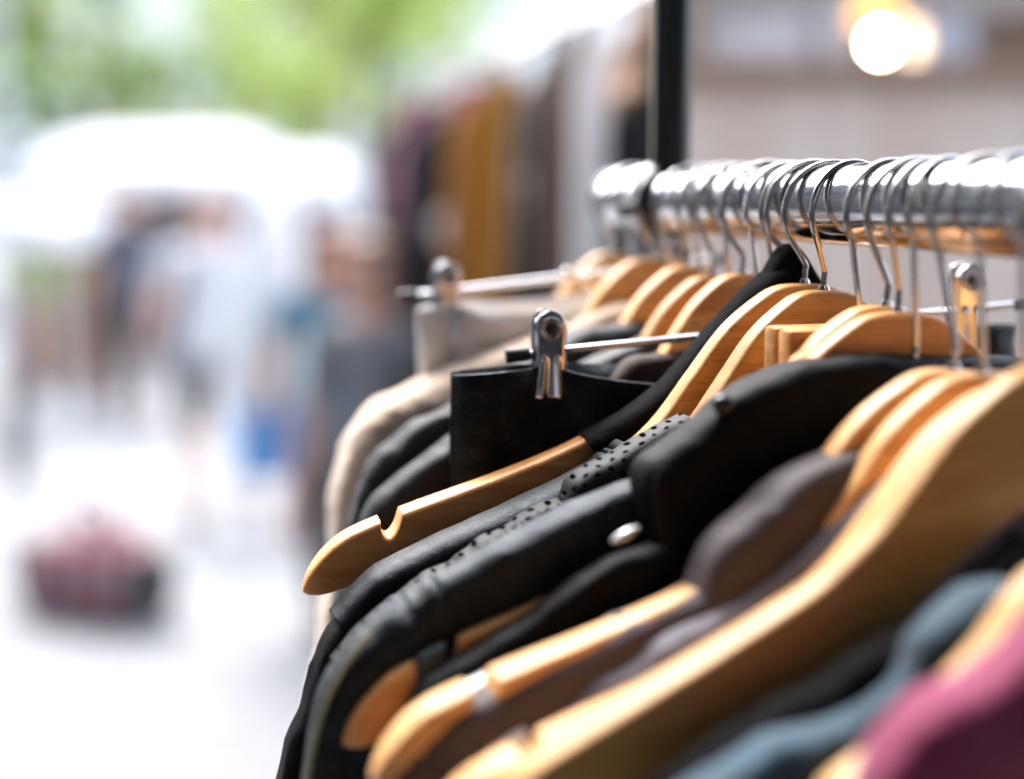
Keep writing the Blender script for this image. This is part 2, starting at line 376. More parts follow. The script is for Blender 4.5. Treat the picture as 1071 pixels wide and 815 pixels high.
def torso(pl, parent, m, half=0.006, x0=-0.185, x1=0.185, length=0.62, z=-0.02, n0=0.0, seed=0, name='body'):
    """Front and back panels of a hung garment, below its hanger."""
    rows, uvs = [], []; st, nv = 60, 40; sd = Vector((seed * 2.3, seed, 1))
    for i in range(st):
        f = i / (st - 1); x = x0 + (x1 - x0) * f
        zt = interp(TOPS, max(-222.0, -abs(x) * 1000)) / 1000 + z
        row, uv = [], []
        for j in range(2 * nv + 1):
            q = (j - nv) / nv; a = abs(q) * length; s_ = -1 if q > 0 else 1
            side = math.sqrt(max(0.0, 1 - (2 * f - 1) ** 8))
            y = s_ * (half * min(1, a / 0.012) * side + 0.004 * a) + noise.noise(Vector((x * 18, a * 6, s_)) + sd) * 0.003 * min(1, a / 0.1)
            row.append(Vector((x * (1 + 0.12 * a), n0 + y, zt - a))); uv.append((x, q * length))
        rows.append(row); uvs.append(uv)
    return cloth_mesh(rows, uvs, name, m, parent)
def arm_ridge(x0, x1, lift, sc_=1.0, n=14):
    return [(x / 1000, interp(TOPS, x / sc_) / 1000 * sc_ + lift) for x in [x0 + (x1 - x0) * i / (n - 1) for i in range(n)]]
def garment(pl, label, cat, group='clothes hanging on the rail', name='jacket'):
    return empty(name, None, pl.m, label=label, cat=cat, group=group)

# ------------------------------------------------------------------ the rack
rack = empty('clothes_rack', (R0.x, R0.y, 0), label='chrome rail of the near clothes rack, crowded with hanger hooks', cat='clothes rack')
def rl(p): return p - Vector((R0.x, R0.y, 0))
tube('rail', [rl(rail(s)) for s in (-900, -500, -200, 0, 200, 396)], 0.019, M_chrome, rack, 64)
tube('end_cap', [rl(rail(s)) for s in (395, 397, 402, 403.5)], lambda t: 0.0198 if t < 0.7 else 0.0165, M_blackmetal, rack, 48)
SP = 322
bm = bmesh.new()                                        # black collar that carries the upright
tube_bm(bm, [rl(rail(s)) for s in (SP - 9, SP - 8, SP + 8, SP + 9)], lambda t: 0.0225 if 0.2 < t < 0.8 else 0.0205, 40)
col_ = frombm('collar', bm, M_blackmetal, rack, True, 40)
tube('clamp_screw', [rl(rail(SP) + RP * 0.019 - UP * 0.004), rl(rail(SP) + RP * 0.032 - UP * 0.006)], 0.004, M_blackmetal, col_, 12)
pb = rail(SP)
tube('upright', [rl(pb + UP * z) for z in (0.0195, 0.1, 0.5, 0.72)], 0.0118, M_blackmetal, rack, 24)
for s in (-880, SP + 24):
    b = rail(s)
    tube('leg', [rl(b - UP * 0.019), rl(b - UP * 0.6), rl(Vector((b.x, b.y, 0.05)))], 0.014, M_chrome, rack, 20)
    tube('foot', [rl(Vector((b.x, b.y, 0.035)) + RP * k) for k in (-0.26, -0.1, 0.1, 0.26)], 0.016, M_chrome, rack, 16)

# ------------------------------------------------------------------ hangers
pH0 = Pl(154, 33.1, 12.4, -4.4); pH1 = Pl(138, 36.8, 17.0, -1.4); pH2 = Pl(120, 38.6, 19.5, -1.2)
pH4 = Pl(68.7, 41.8, 15.4, -4.0); pH5 = Pl(59.5, 43.5, 15.4, -1.1); pH6 = Pl(46.5, 63.5, 18.5, -2.4)
pH7 = Pl(20, 63, 17.5, -5); pH8 = Pl(2, 62, 13.5, 1.0); pH9 = Pl(-37, 53, 16.4, 12.9)
pB1 = Pl(200, 35.6, 17, 0); pB2 = Pl(233, 38.4, 17, 0); pB3 = Pl(265, 35.2, 17, 0); pB4 = Pl(320, 33.6, 17, 0); pB5 = Pl(375, 32.6, 17, 0)
wooden_hanger(pH0, 'wooden hanger with a bare arm jutting out from a black sleeveless top, strap notch showing', mesh='low')
wooden_hanger(pH1, 'wooden hanger with a bare curved neck, its arm running into the pebbled leather sleeve')
wooden_hanger(pH2, 'wooden hanger with a bare neck whose arm goes under the perforated leather', scale=(0.9, 0.95))
wooden_hanger(pH4, 'slim wooden hanger behind a wider one, just above the big black jacket collar', scale=(0.9, 0.96))
h5 = wooden_hanger(pH5, 'wooden hanger above the black collar with a dark band clipped round its arm', scale=1.05)
h6 = wooden_hanger(pH6, 'pale wooden hanger with a white size clip on its arm, under brown grey cloth', M_wood2)
wooden_hanger(pH7, 'wooden hanger of which a narrow strip shows between two pale rounded hangers', M_wood2)
h8 = wooden_hanger(pH8, 'pale wooden hanger just behind the largest one, carrying light grey blue cloth', M_wood2)
h9 = wooden_hanger(pH9, 'largest nearest wooden hanger, a long bare blurred arm across the lower corner', M_wood, scale=(1.07, 1.0), mesh='broad')
wooden_hanger(pB1, 'wooden hanger just behind the black pointed collar, farther than the sharp ones', scale=(0.75, 0.86))
wooden_hanger(pB2, 'wooden hanger second behind the black pointed collar, slightly blurred', scale=(0.75, 0.86))
wooden_hanger(pB3, 'blurred wooden hanger third behind the black pointed collar', M_wood2, scale=(0.75, 0.86))
wooden_hanger(pB4, 'blurred wooden hanger in front of the last one near the rail end', M_wood2, scale=(0.75, 0.86))
wooden_hanger(pB5, 'most blurred wooden hanger, last one near the capped rail end', M_wood2, scale=(0.75, 0.86))
# extra hooks seen on the rail belong to hangers whose wood is hidden by the others
for s, d, th, sc_, lab in ((166, 45, 16, (0.5, 0.8), 'wooden hanger hidden under the black sleeveless top, only its hook clear'),
                      (215, 48, 18, (0.6, 0.85), 'wooden hanger lodged between two blurred ones, mostly hook'),
                      (249, 48, 18, (0.6, 0.85), 'wooden hanger mostly hidden among the blurred ones, hook beside the third'),
                      (290, 47, 18, (0.6, 0.85), 'wooden hanger mostly hidden near the black collar of the rail')):
    wooden_hanger(Pl(s, d, th, 0), lab, scale=sc_)
for s, d, lab in ((-22, 64, 'wooden hanger mostly hidden behind the largest one, its blurred hook over the rail'),):
    wooden_hanger(Pl(s, d, 16, -2), lab, M_wood2)

def band(pl, x0, x1, m, parent, name, sc_=1.0, pad=0.0016, zs=None):
    """a clip wrapped round a hanger's arm between two places along it (metres from the neck, negative = left)"""
    bm = bmesh.new(); rows = []
    xs = [x0, x0 + 0.0015] + [x0 + (x1 - x0) * k / 6 for k in range(1, 6)] + [x1 - 0.0015, x1]
    for i, x in enumerate(xs):
        a = x * 1000 / sc_; t = interp(TOPS, a) / 1000 * sc_; b = interp(BOTS, a) / 1000 * sc_
        if zs: t, b = t / sc_ * zs, (t / sc_ * zs - (t - b) / sc_)
        p = pad if 0 < i < len(xs) - 1 else pad * 0.4
        h = 0.0088 + p; t += p; b -= p; rc = 0.003; ring = []
        for (yy, zz, a0) in ((h - rc, t - rc, 0), (-h + rc, t - rc, 90), (-h + rc, b + rc, 180), (h - rc, b + rc, 270)):
            for k in range(4):
                g = R(a0 + 30 * k); ring.append(bm.verts.new((x, yy + rc * math.cos(g), zz + rc * math.sin(g))))
        rows.append(ring)
    grid_faces(bm, rows, True, True)
    return frombm(name, bm, m, parent, True, 40)
xb = pH5.hit(446, 684).x
band(pH5, xb - 0.006, xb + 0.006, M_tealplastic, h5, 'size_clip', 1.05)
xw = pH6.hit(497, 716).x
band(pH6, xw - 0.0085, xw + 0.0125, M_whiteplastic, h6, 'size_clip', pad=0.0034)
x8 = pH8.hit(524, 797).x
band(pH8, x8 - 0.008, x8 + 0.008, M_whiteplastic, h8, 'size_clip', pad=0.0034)

# small wooden clamp hanger: a flat topped block seen just behind the collar
pH3 = Pl(88, 58, 16, 0)
h3 = empty('clamp_hanger', None, pH3.m, label='flat topped wooden clamp hanger with a square end, between two curved necks', cat='hanger', group=HG)
a3 = pH3.hit(812, 343)
for nm, y0, y1 in (('clamp_bar', -0.0125, -0.0012), ('clamp_bar', 0.0012, 0.0125)):
    bm = bmesh.new(); box_bm(bm, (a3.x, y0, a3.z - 0.036), (-a3.x, y1, a3.z), 0.0022); frombm(nm, bm, M_wood, h3, True, 40)
tube('hook', [pH3.inv @ p for p in hook_path(pH3, a3.z - 0.004)], 0.00155, M_steel, h3, 10, 70)

# ------------------------------------------------------------------ clip hangers
def pinch_clip(name, parent, c, H=0.043, W=0.0165, tilt=0.0):
    """chrome pinch clip in the plane of its hanger: c = centre of its head (plane coordinates)"""
    e = parent; out = []
    prof = [(0.0, 0.42), (0.04, 0.47), (0.12, 0.5), (0.22, 0.5), (0.40, 0.46), (0.56, 0.47), (0.70, 0.5), (0.85, 0.56), (1.0, 0.64)]   # (down, half width / W)
    body = None
    for sgn in (-1, 1):
        bm = bmesh.new(); rows = []
        for k in range(34):
            f = k / 33
            for (f0, w0), (f1, w1) in zip(prof, prof[1:]):
                if f0 <= f <= f1: w = (w0 + (w1 - w0) * (f - f0) / (f1 - f0)) * W
            if f < 0.2: w = W * 0.5 * math.sqrt(max(0.02, 1 - ((0.2 - f) / 0.2) ** 2))
            z = c.z + W * 0.5 - f * H
            row = []
            for j in range(25):
                g = (j / 24 - 0.5) * 2
                y = 0.0078 - 0.0020 * max(0, (f - 0.25) / 0.75)            # the jaws close towards the mouth
                y -= 0.0022 * max(0.0, abs(g) - 0.86) / 0.14                # turned edges
                if f > 0.52:
                    fe = min(1, (f - 0.52) / 0.05)
                    y += 0.0019 * fe * (math.exp(-((g - 0.42) / 0.16) ** 2) + math.exp(-((g + 0.42) / 0.16) ** 2))
                row.append(bm.verts.new((c.x + g * w, c.y + sgn * y, z)))
            rows.append(row)
        grid_faces(bm, rows)
        o = frombm('jaw', bm, M_chrome, e, True)
        s = o.modifiers.new('Solidify', 'SOLIDIFY'); s.thickness = 0.0007
        out.append(o)
    bm = bmesh.new()                                                         # cheeks between the jaws, round the bar
    for sg in (-1, 1):
        tube_bm(bm, [Vector((c.x + sg * W * 0.30, c.y, c.z + 0.004)), Vector((c.x + sg * W * 0.31, c.y, c.z - 0.004)), Vector((c.x + sg * W * 0.30, c.y, c.z - 0.019))], 0.0036, 14)
    frombm('spring_cheek', bm, M_chrome, e, True, 40)
    bm = bmesh.new()
    ring = [Vector((c.x + math.cos(2 * math.pi * k / 28) * 0.0046, c.y - 0.0082, c.z - 0.0005 + math.sin(2 * math.pi * k / 28) * 0.0046)) for k in range(29)]
    tube_bm(bm, ring, 0.0011, 8, None, False); bmesh.ops.remove_doubles(bm, verts=bm.verts, dist=1e-5)
    frombm('rivet_ring', bm, M_steel, e, True)
    tube('rivet', [Vector((c.x, c.y - 0.0076, c.z - 0.0005)), Vector((c.x, c.y - 0.0086, c.z - 0.0005)), Vector((c.x, c.y - 0.0089, c.z - 0.0005))], lambda t: 0.0027 if t < 0.8 else 0.0016, M_blackmetal, e, 18)
    return out
def clip_hanger(pl, a, b, clips, label, caps=True, H=0.043, W=0.0165):
    root = empty('clip_hanger', None, pl.m, label=label, cat='hanger', group='chrome trouser hangers with clips')
    tube('bar', [a, a.lerp(b, .5), b], 0.0019, M_chrome, root, 14)
    for e, d in ((a, -1), (b, 1)):
        q = e
        dirv = (b - a).normalized()
        tube('end_cap', [q + dirv * d * t for t in (-0.011, -0.009, 0.0, 0.001)], lambda t: 0.0042 - 0.0012 * (1 - t) if t < 0.97 else 0.003, M_rubber, root, 18)
    mid = a.lerp(b, 0.5)
    tube('hook', [mid - Vector((0, 0, .0), ), mid + Vector((0, 0, 0.004))] + [pl.inv @ p for p in hook_path(pl, -0.001)], 0.00155, M_chrome, root, 10, 80)
    for c in clips:
        k = empty('clip', None); k.parent = root
        pinch_clip('clip', k, c, H, W)
    return root
pC = Pl(180, 62, 9.5, 0)
ca, cb = pC.hit(531, 372.5), pC.hit(1082, 317); ca.y = cb.y = 0
c1, c2 = pC.hit(573.5, 341), pC.hit(1010, 292); c1.y = c2.y = 0
clip_hanger(pC, ca, cb, [c1, c2], 'sharp chrome clip hanger holding black leather trousers by shiny pinch clips')
pD = Pl(340, 70, 16, 0)
da, db = pD.hit(418, 311), pD.hit(760, 270); da.y = db.y = 0
d1, d2 = pD.hit(466, 288), pD.hit(705, 263); d1.y = d2.y = 0
clip_hanger(pD, da, db, [d1, d2], 'blurred chrome clip hanger with a thick looking bar, holding white cloth', H=0.045)

# trousers folded over and held by the clips: a flat tube with an open waist
def hung_tube(name, pl, label, cat, m, topl, topr, length, half, sag, seed, cuff=0.0, wav=0.004, lean=0.0, clips=None):
    root = garment(pl, label, cat, name=name)
    a, b = pl.hit(*topl), pl.hit(*topr); W = (b - a).length; rows, uvs = [], []
    nu, nv = 130, 70; sd = Vector((seed * 5.1, seed, 0))
    for j in range(nv):
        v = j / (nv - 1); row, uv = [], []
        for i in range(nu + 1):
            g = i / nu * 2
            f = g if g <= 1 else 2 - g; front = g <= 1
            p = a.lerp(b, f)
            f1_ = (c1.x - a.x) / W if clips is None else clips[0]; f2_ = (c2.x - a.x) / W if clips is None else clips[1]
            s = math.sin(math.pi * (f - f1_) / (f2_ - f1_)) if f1_ < f < f2_ else 0.02 * abs(f - (f1_ if f < f1_ else f2_)) / 0.1
            pin = 1 - 0.92 * max(math.exp(-((f - f1_) / 0.035) ** 2), math.exp(-((f - f2_) / 0.035) ** 2))
            yy = half * (abs(2 * f - 1) < 1 and math.sqrt(max(0.0, 1 - abs(2 * f - 1) ** 10)))
            op = math.exp(-v * 9)
            yy *= 0.6 + 0.4 * op + 0.6 * v
            yy = yy * (0.3 + 0.7 * pin) + 0.011 * op * pin * math.sin(math.pi * f) ** 0.6
            z = p.z - v * length - (sag * abs(s) ** 0.8 * (1.0 if front else 0.5)) * math.exp(-v * 3)
            w = noise.fractal(Vector((f * 9, v * length * 22, 0 if front else 4)) + sd, 1, 2, 3) * wav * 0.5 + noise.noise(Vector((f * 5 + v * 4, v * length * 6, 9)) + sd) * wav
            w *= 0.25 + 0.75 * min(1.0, pin + v * 6)
            x = p.x + lean * v + (0.006 * v * (1 - 2 * f)) + (noise.noise(Vector((v * 8, seed, 3))) * 0.003 if f < 0.02 else 0)
            for fc in (f1_, f2_):                        # soft creases that run out from each clip
                d_ = math.hypot((f - fc) * W, v * length) + 1e-4; an = math.atan2(v * length, (f - fc) * W)
                w += 0.0022 * math.sin(an * 7 + seed) * math.exp(-((d_ - 0.03) / 0.03) ** 2)
            if cuff:
                w += 0.0012 * (1 if v * length < cuff else 0)
                for cx_ in (0.075, 0.6): w -= 0.0011 * math.exp(-(((f - cx_) * W) / 0.0012) ** 2)
            row.append(Vector((x, (-1 if front else 1) * (yy + w), z))); uv.append((f * W + (0 if front else 1), v * length))
        rows.append(row); uvs.append(uv)
    cloth_mesh(rows, uvs, 'cloth', m, root, 0.0014)
    return root
f4 = hung_tube('leather_trousers', pC, 'folded black leather trousers held by the sharp chrome clip', 'trousers', M_fold, (474, 389), (1062, 338), 0.60, 0.0035, 0.017, 3, 0.046, 0.0050)
hung_tube('white_skirt', pD, 'white cloth hanging from the blurred clip hanger, above the beige coat', 'skirt', M_white, (438, 322), (735, 283), 0.45, 0.005, 0.012, 5, clips=(0.11, 0.9))

# ------------------------------------------------------------------ garments, far to near
g = garment(pB4, 'beige wool coat with a rounded blurred shoulder, behind the dark jackets', 'coat', name='wool_coat')
drape('shoulder', pB4, g, [(648, 318), (600, 338), (540, 362), (480, 388), (420, 412), (385, 434), (364, 470), (354, 520), (348, 570), (338, 640), (326, 720), (318, 800)], M_beige, 0.020, 0.10, amp=0.003, freq=22, crease=0.004, seed=1)
torso(pB4, g, M_beige, 0.012, -0.10, 0.17, seed=1)
g = garment(pB3, 'slate grey jacket next to the beige coat, with soft folds at its shoulder', 'jacket')
drape('shoulder', pB3, g, [(694, 338), (640, 347), (604, 353), (560, 374), (520, 397), (470, 424), (425, 450), (392, 484), (372, 530), (362, 590), (350, 660), (338, 740), (328, 820)], M_slate, 0.012, 0.09, amp=0.003, freq=26, crease=0.004, seed=2)
torso(pB3, g, M_slate, 0.007, -0.11, 0.17, seed=2)
g = garment(pB2, 'charcoal jacket in front of the slate grey one, a long fold along its sleeve', 'jacket')
drape('shoulder', pB2, g, [(716, 347), (684, 353), (645, 368), (600, 388), (550, 416), (470, 466), (425, 499), (392, 536), (374, 580), (362, 650), (350, 730), (340, 810)], M_slate2, 0.010, 0.09, amp=0.003, freq=26, crease=0.004, seed=3)
torso(pB2, g, M_slate2, 0.006, -0.12, 0.17, seed=3)
g = garment(pB1, 'brown grey jacket with a folded collar behind the black leather trousers', 'jacket')
drape('collar', pB1, g, [(712, 366), (690, 371), (664, 376), (648, 388), (630, 410), (600, 440)], M_umber, 0.009, 0.03, amp=0.0015, freq=40, seed=4, groove=(0.012,))
drape('shoulder', pB1, g, [(660, 410), (600, 440), (540, 475), (480, 515), (430, 550), (395, 590), (372, 650), (355, 730), (345, 820)], M_slate2, 0.009, 0.08, amp=0.003, freq=26, crease=0.003, seed=5)
torso(pB1, g, M_slate2, 0.005, -0.13, 0.17, seed=4)

# black sleeveless top on the hanger with the bare arm
g = garment(pH0, 'black sleeveless top with a pointed collar, wrapped over the hanger with the bare arm', 'top', name='sleeveless_top')
drape('shoulder', pH0, g, [(812, 280), (794, 292), (768, 316), (742, 345), (720, 371), (698, 395), (660, 427), (632, 444), (608, 456)], M_knit, 0.0116, 0.05, amp=0.0008, freq=60, seed=6, hemroll=0.0007)
drape('collar', pH0, g, [(866, 312), (852, 292), (836, 266), (824, 257), (812, 268), (798, 292), (780, 316)], M_black, 0.0085, 0.034, amp=0.0006, freq=40, seed=7)
torso(pH0, g, M_black, 0.005, -0.10, 0.10, 0.5, -0.05, seed=6)

# pebbled leather: a cap sleeve seen as a stitched strip, its body hanging under it
g = garment(pH1, 'pebbled black leather jacket showing one stitched sleeve strip beside the bare hanger arm', 'jacket')
drape('cap_sleeve', pH1, g, arm_ridge(pH1.hit(652, 458).x * 1000, -217, 0.0035)[:-1] + [(-0.2225, interp(TOPS, -217) / 1000 - 0.001)], M_leather, 0.0124, 0.042, px=False, amp=0.0006, freq=40, seed=8, hemroll=0.0006, cross=(0.0055, 0.009), sq=0.5)
drape('sleeve', pH1, g, [(402, 628), (366, 640), (342, 662), (328, 692), (312, 740), (296, 790), (280, 850), (262, 930)], M_satin, 0.013, 0.10, n0=0.002, amp=0.003, freq=18, crease=0.003, seed=9, groove=(0.03,))
torso(pH1, g, M_leather, 0.005, seed=8, x0=-0.17)
def stitches(name, pl, parent, pts, n0, m, step=0.0032, ln=0.0021, r=0.00035):
    P = catmull([pl.hit(x, y, n0) for x, y in pts], 200); bm = bmesh.new(); L = 0; nx = 0
    for i in range(1, len(P)):
        L += (P[i] - P[i - 1]).length
        if L >= nx:
            d = (P[i] - P[i - 1]).normalized(); tube_bm(bm, [P[i] - d * ln / 2, P[i], P[i] + d * ln / 2], r, 6); nx += step
    return frombm(name, bm, m, parent)

hemx = (pH1.hit(652, 458).x, -0.2205)
for k, (x_, m_) in enumerate(((hemx[0] - 0.004, 1), (hemx[0] - 0.0075, 1), (-0.2165, 1), (-0.2135, 1))):
    zt = interp(TOPS, max(-217, x_ * 1000)) / 1000
    bm = bmesh.new()
    for q in range(9):
        c_ = Vector((x_ + 0.0003 * q * 0, -0.0128, zt - 0.006 - q * 0.0036)); tube_bm(bm, [c_, c_ + Vector((0.0002, -0.0002, -0.0011)), c_ + Vector((0.0003, 0, -0.0022))], 0.0003, 6)
    frombm('stitching', bm, M_thread, g)
# perforated leather
g = garment(pH2, 'black leather jacket with punched holes, between the pebbled and the smooth leather', 'jacket')
drape('yoke', pH2, g, [(716, 436), (708, 441), (693, 447), (676, 457), (641, 479), (618, 491), (601, 502), (593, 516), (588, 534)], M_perf, 0.0085, 0.045, n0=-0.003, amp=0.0008, freq=40, crease=0.001, seed=10)
drape('shoulder', pH2, g, [(620, 512), (597, 521), (575, 529), (520, 561), (440, 611), (386, 654), (364, 674), (352, 694)], M_perf, 0.0085, 0.05, amp=0.0016, freq=70, crease=0.0016, seed=11)
torso(pH2, g, M_perf, 0.005, seed=10)

bm = bmesh.new(); P = catmull([pH2.hit(x, y, -0.0092) for x, y in [(575, 533), (520, 565), (440, 615), (392, 655), (366, 676)]], 400); L = nx = 0
for i in range(1, len(P)):
    L += (P[i] - P[i - 1]).length
    if L >= nx:
        d = (P[i] - P[i - 1]).normalized(); k = Vector((-d.z, 0, d.x))
        tube_bm(bm, [P[i] - k * 0.0018 + d * 0.001, P[i] + Vector((0, -0.0008, 0)), P[i] + k * 0.0018 - d * 0.001], 0.00055, 7); nx += 0.0042
frombm('laced_edge', bm, M_thread, g)
# smooth leather jacket with a zip
g = garment(pH4, 'smooth black leather jacket with a pale zip down its sleeve edge', 'jacket')
drape('shoulder', pH4, g, [(700, 488), (672, 503), (620, 523), (560, 552), (500, 584), (450, 611), (425, 627)], M_smooth, 0.0098, 0.06, amp=0.0010, freq=34, crease=0.003, seed=12, groove=(0.026,), cross=(0.108,), hemroll=0.0004, sq=0.5)
SLV = [(462, 612), (430, 630), (404, 648), (388, 662), (370, 682), (356, 704), (341, 734), (329, 772), (321, 812), (314, 870), (308, 940)]
drape('sleeve', pH4, g, SLV, M_smooth, 0.0105, 0.085, n0=0.0015, amp=0.0022, freq=24, crease=0.0028, seed=13, groove=(0.02,))
zp = [pH4.hit(x + 1, y, -0.0085) for x, y in SLV[3:]]
zo = tube('zip', zp, 0.0011, M_zip, g, 8, 90)
torso(pH4, g, M_smooth, 0.005, seed=12)

stitches('stitching', pH4, g, [(668, 527), (620, 547), (560, 577), (500, 610), (452, 640)], -0.0112, M_thread)
# big black jacket: collar and slipped shoulder
g = garment(pH5, 'big black jacket with a high turned collar, slipped off the arm with the dark band', 'jacket')
drape('collar', pH5, g, [(1062, 378), (1000, 374), (960, 372), (900, 374), (860, 376), (830, 381), (800, 394), (760, 414), (722, 449), (690, 472), (674, 486), (668, 504), (671, 524), (676, 548), (680, 575)], M_satin, 0.0125, 0.16, n0=-0.0075, amp=0.0014, freq=30, crease=0.0022, seed=14, groove=(0.020,), st=160)
drape('shoulder', pH5, g, [(700, 566), (676, 576), (640, 588), (604, 606), (562, 640), (520, 666), (476, 694), (446, 712), (428, 740), (417, 790), (409, 860), (402, 940)], M_satin, 0.0075, 0.09, n0=-0.0165, amp=0.0022, freq=24, crease=0.003, seed=15, groove=(0.03,))
torso(pH5, g, M_black, 0.005, n0=-0.012, seed=14, z=-0.045)
stitches('stitching', pH5, g, [(698, 480), (688, 496), (685, 515), (688, 540), (692, 562)], -0.0208, M_thread, 0.0045, 0.0028, 0.0005)
sb = pH5.hit(757, 424, -0.019)
bm = bmesh.new(); tube_bm(bm, [sb + Vector((0, 0.002, 0)), sb + Vector((0, -0.0005, 0.0003)), sb + Vector((0, -0.0022, 0.0008)), sb + Vector((0, -0.003, 0.001))], lambda t: 0.0042 - 0.0025 * t ** 3, 20)
frombm('snap_button', bm, simple('dark snap', (0.03, 0.03, 0.035), 0.25, 0.6), g, True, 50)
ta, tb = pH5.hit(640, 567, -0.020), pH5.hit(668, 552, -0.020)
tube('zip_pull', [ta, ta.lerp(tb, .2), ta.lerp(tb, .8), tb], lambda t: 0.0009 + 0.0012 * math.sin(math.pi * t), simple('pale metal', (0.55, 0.58, 0.62), 0.3, 0.5), g, 14, 16)

# brown grey jacket on the hanger with the white clip
g = garment(pH7, 'purple grey jacket bunched against the pale hanger that has the white clip', 'jacket')
drape('shoulder', pH7, g, [(948, 452), (925, 458), (905, 466), (880, 474), (850, 485), (820, 502), (790, 527), (760, 550), (738, 580), (727, 610), (722, 650), (722, 700)], M_mauve, 0.0125, 0.12, n0=-0.001, amp=0.004, freq=16, crease=0.003, seed=16)
drape('front', pH7, g, [(770, 592), (724, 618), (690, 636), (640, 657), (560, 699), (500, 728), (478, 737), (446, 758), (420, 786), (404, 812), (396, 850), (390, 920)], M_mauve, 0.0110, 0.10, n0=0.0, amp=0.0026, freq=24, crease=0.003, seed=17, cross=(0.14,))
torso(pH7, g, M_mauve, 0.005, seed=16, z=-0.05)
# light grey blue cloth behind the nearest hanger
g = garment(pH8, 'light grey blue blouse squeezed between the purple grey jacket and the nearest hanger', 'blouse', name='blouse')
drape('shoulder', pH8, g, [(960, 476), (940, 486), (915, 506), (893, 530), (849, 571), (780, 619), (735, 648), (700, 668), (640, 704), (590, 732), (566, 750), (560, 790), (556, 850)], M_grey, 0.0115, 0.10, n0=0.0, amp=0.003, freq=24, crease=0.003, seed=18)
torso(pH8, g, M_grey, 0.005, seed=18)
# black dress on the nearest hanger's right, under its arm
pT0 = Pl(-62, 70, 17, 0)
g = garment(pT0, 'black cloth in the shade under the nearest bare hanger arm', 'dress', name='dress')
drape('shoulder', pT0, g, [(1075, 560), (1010, 612), (950, 655), (880, 700), (800, 745), (730, 790), (690, 830), (670, 900)], M_black, 0.009, 0.12, amp=0.003, freq=22, crease=0.004, seed=19)
pT1 = Pl(-80, 80, 17, 0)
g = garment(pT1, 'teal blue blurred blouse below the nearest hanger, beside the magenta one', 'blouse', name='blouse')
drape('shoulder', pT1, g, [(1050, 612), (1010, 634), (970, 662), (940, 698), (890, 748), (850, 766), (810, 778), (770, 806), (735, 822), (705, 860), (690, 930)], M_teal, 0.0075, 0.10, amp=0.005, freq=26, crease=0.0035, seed=20)
pT2 = Pl(-100, 92, 17, 0)
t2 = empty('wooden_hanger', None, pT2.m, label='pinkish wooden hanger arm under the magenta cloth, close to the lens', cat='hanger', group=HG)
def arm(pl, parent, pts, m, hgt=0.028, th=0.007):
    P = catmull([pl.hit(x, y) for x, y in pts], 60); bm = bmesh.new(); rows = []
    for i, p in enumerate(P):
        t = (P[min(i + 1, 59)] - P[max(i - 1, 0)]).normalized(); d = Vector((-t.z, 0, t.x)); ring = []
        rc = 0.0028; e = min(1.0, 0.25 + math.sqrt(max(0, (59 - i) / 8)) * 0.75)
        for (yy, zz, a0) in ((th - rc, rc, 0), (-th + rc, rc, 90), (-th + rc, hgt * e - rc, 180), (th - rc, hgt * e - rc, 270)):
            for k in range(4):
                q = R(a0 + 30 * k); y, z = yy + rc * math.cos(q), zz - rc * math.sin(q)
                ring.append(bm.verts.new(p + d * z + Vector((0, y, 0))))
        rows.append(ring)
    grid_faces(bm, rows, True, True); return frombm('hanger_body', bm, m, parent, True, 40)
arm(pT2, t2, [(1190, 560), (1130, 575), (1085, 600), (1056, 632), (1028, 672), (990, 715), (945, 762), (900, 796), (868, 822), (850, 850)], M_wood2)
tube('hook', [pT2.hit(1190, 566)] + [pT2.hit(1190, 555)] + [pT2.inv @ p for p in hook_path(pT2, 0.0)[3:]], 0.00155, M_steel, t2, 10, 70)
pT3 = Pl(-118, 100, 17, 0)
g = garment(pT3, 'magenta knit top filling the lower corner, blurred and close', 'top', name='knit_top')
drape('shoulder', pT3, g, [(1160, 612), (1100, 655), (1050, 694), (1010, 720), (980, 735), (950, 760), (920, 800), (900, 845), (885, 920)], M_magenta, 0.010, 0.16, amp=0.004, freq=16, crease=0.0035, seed=21)

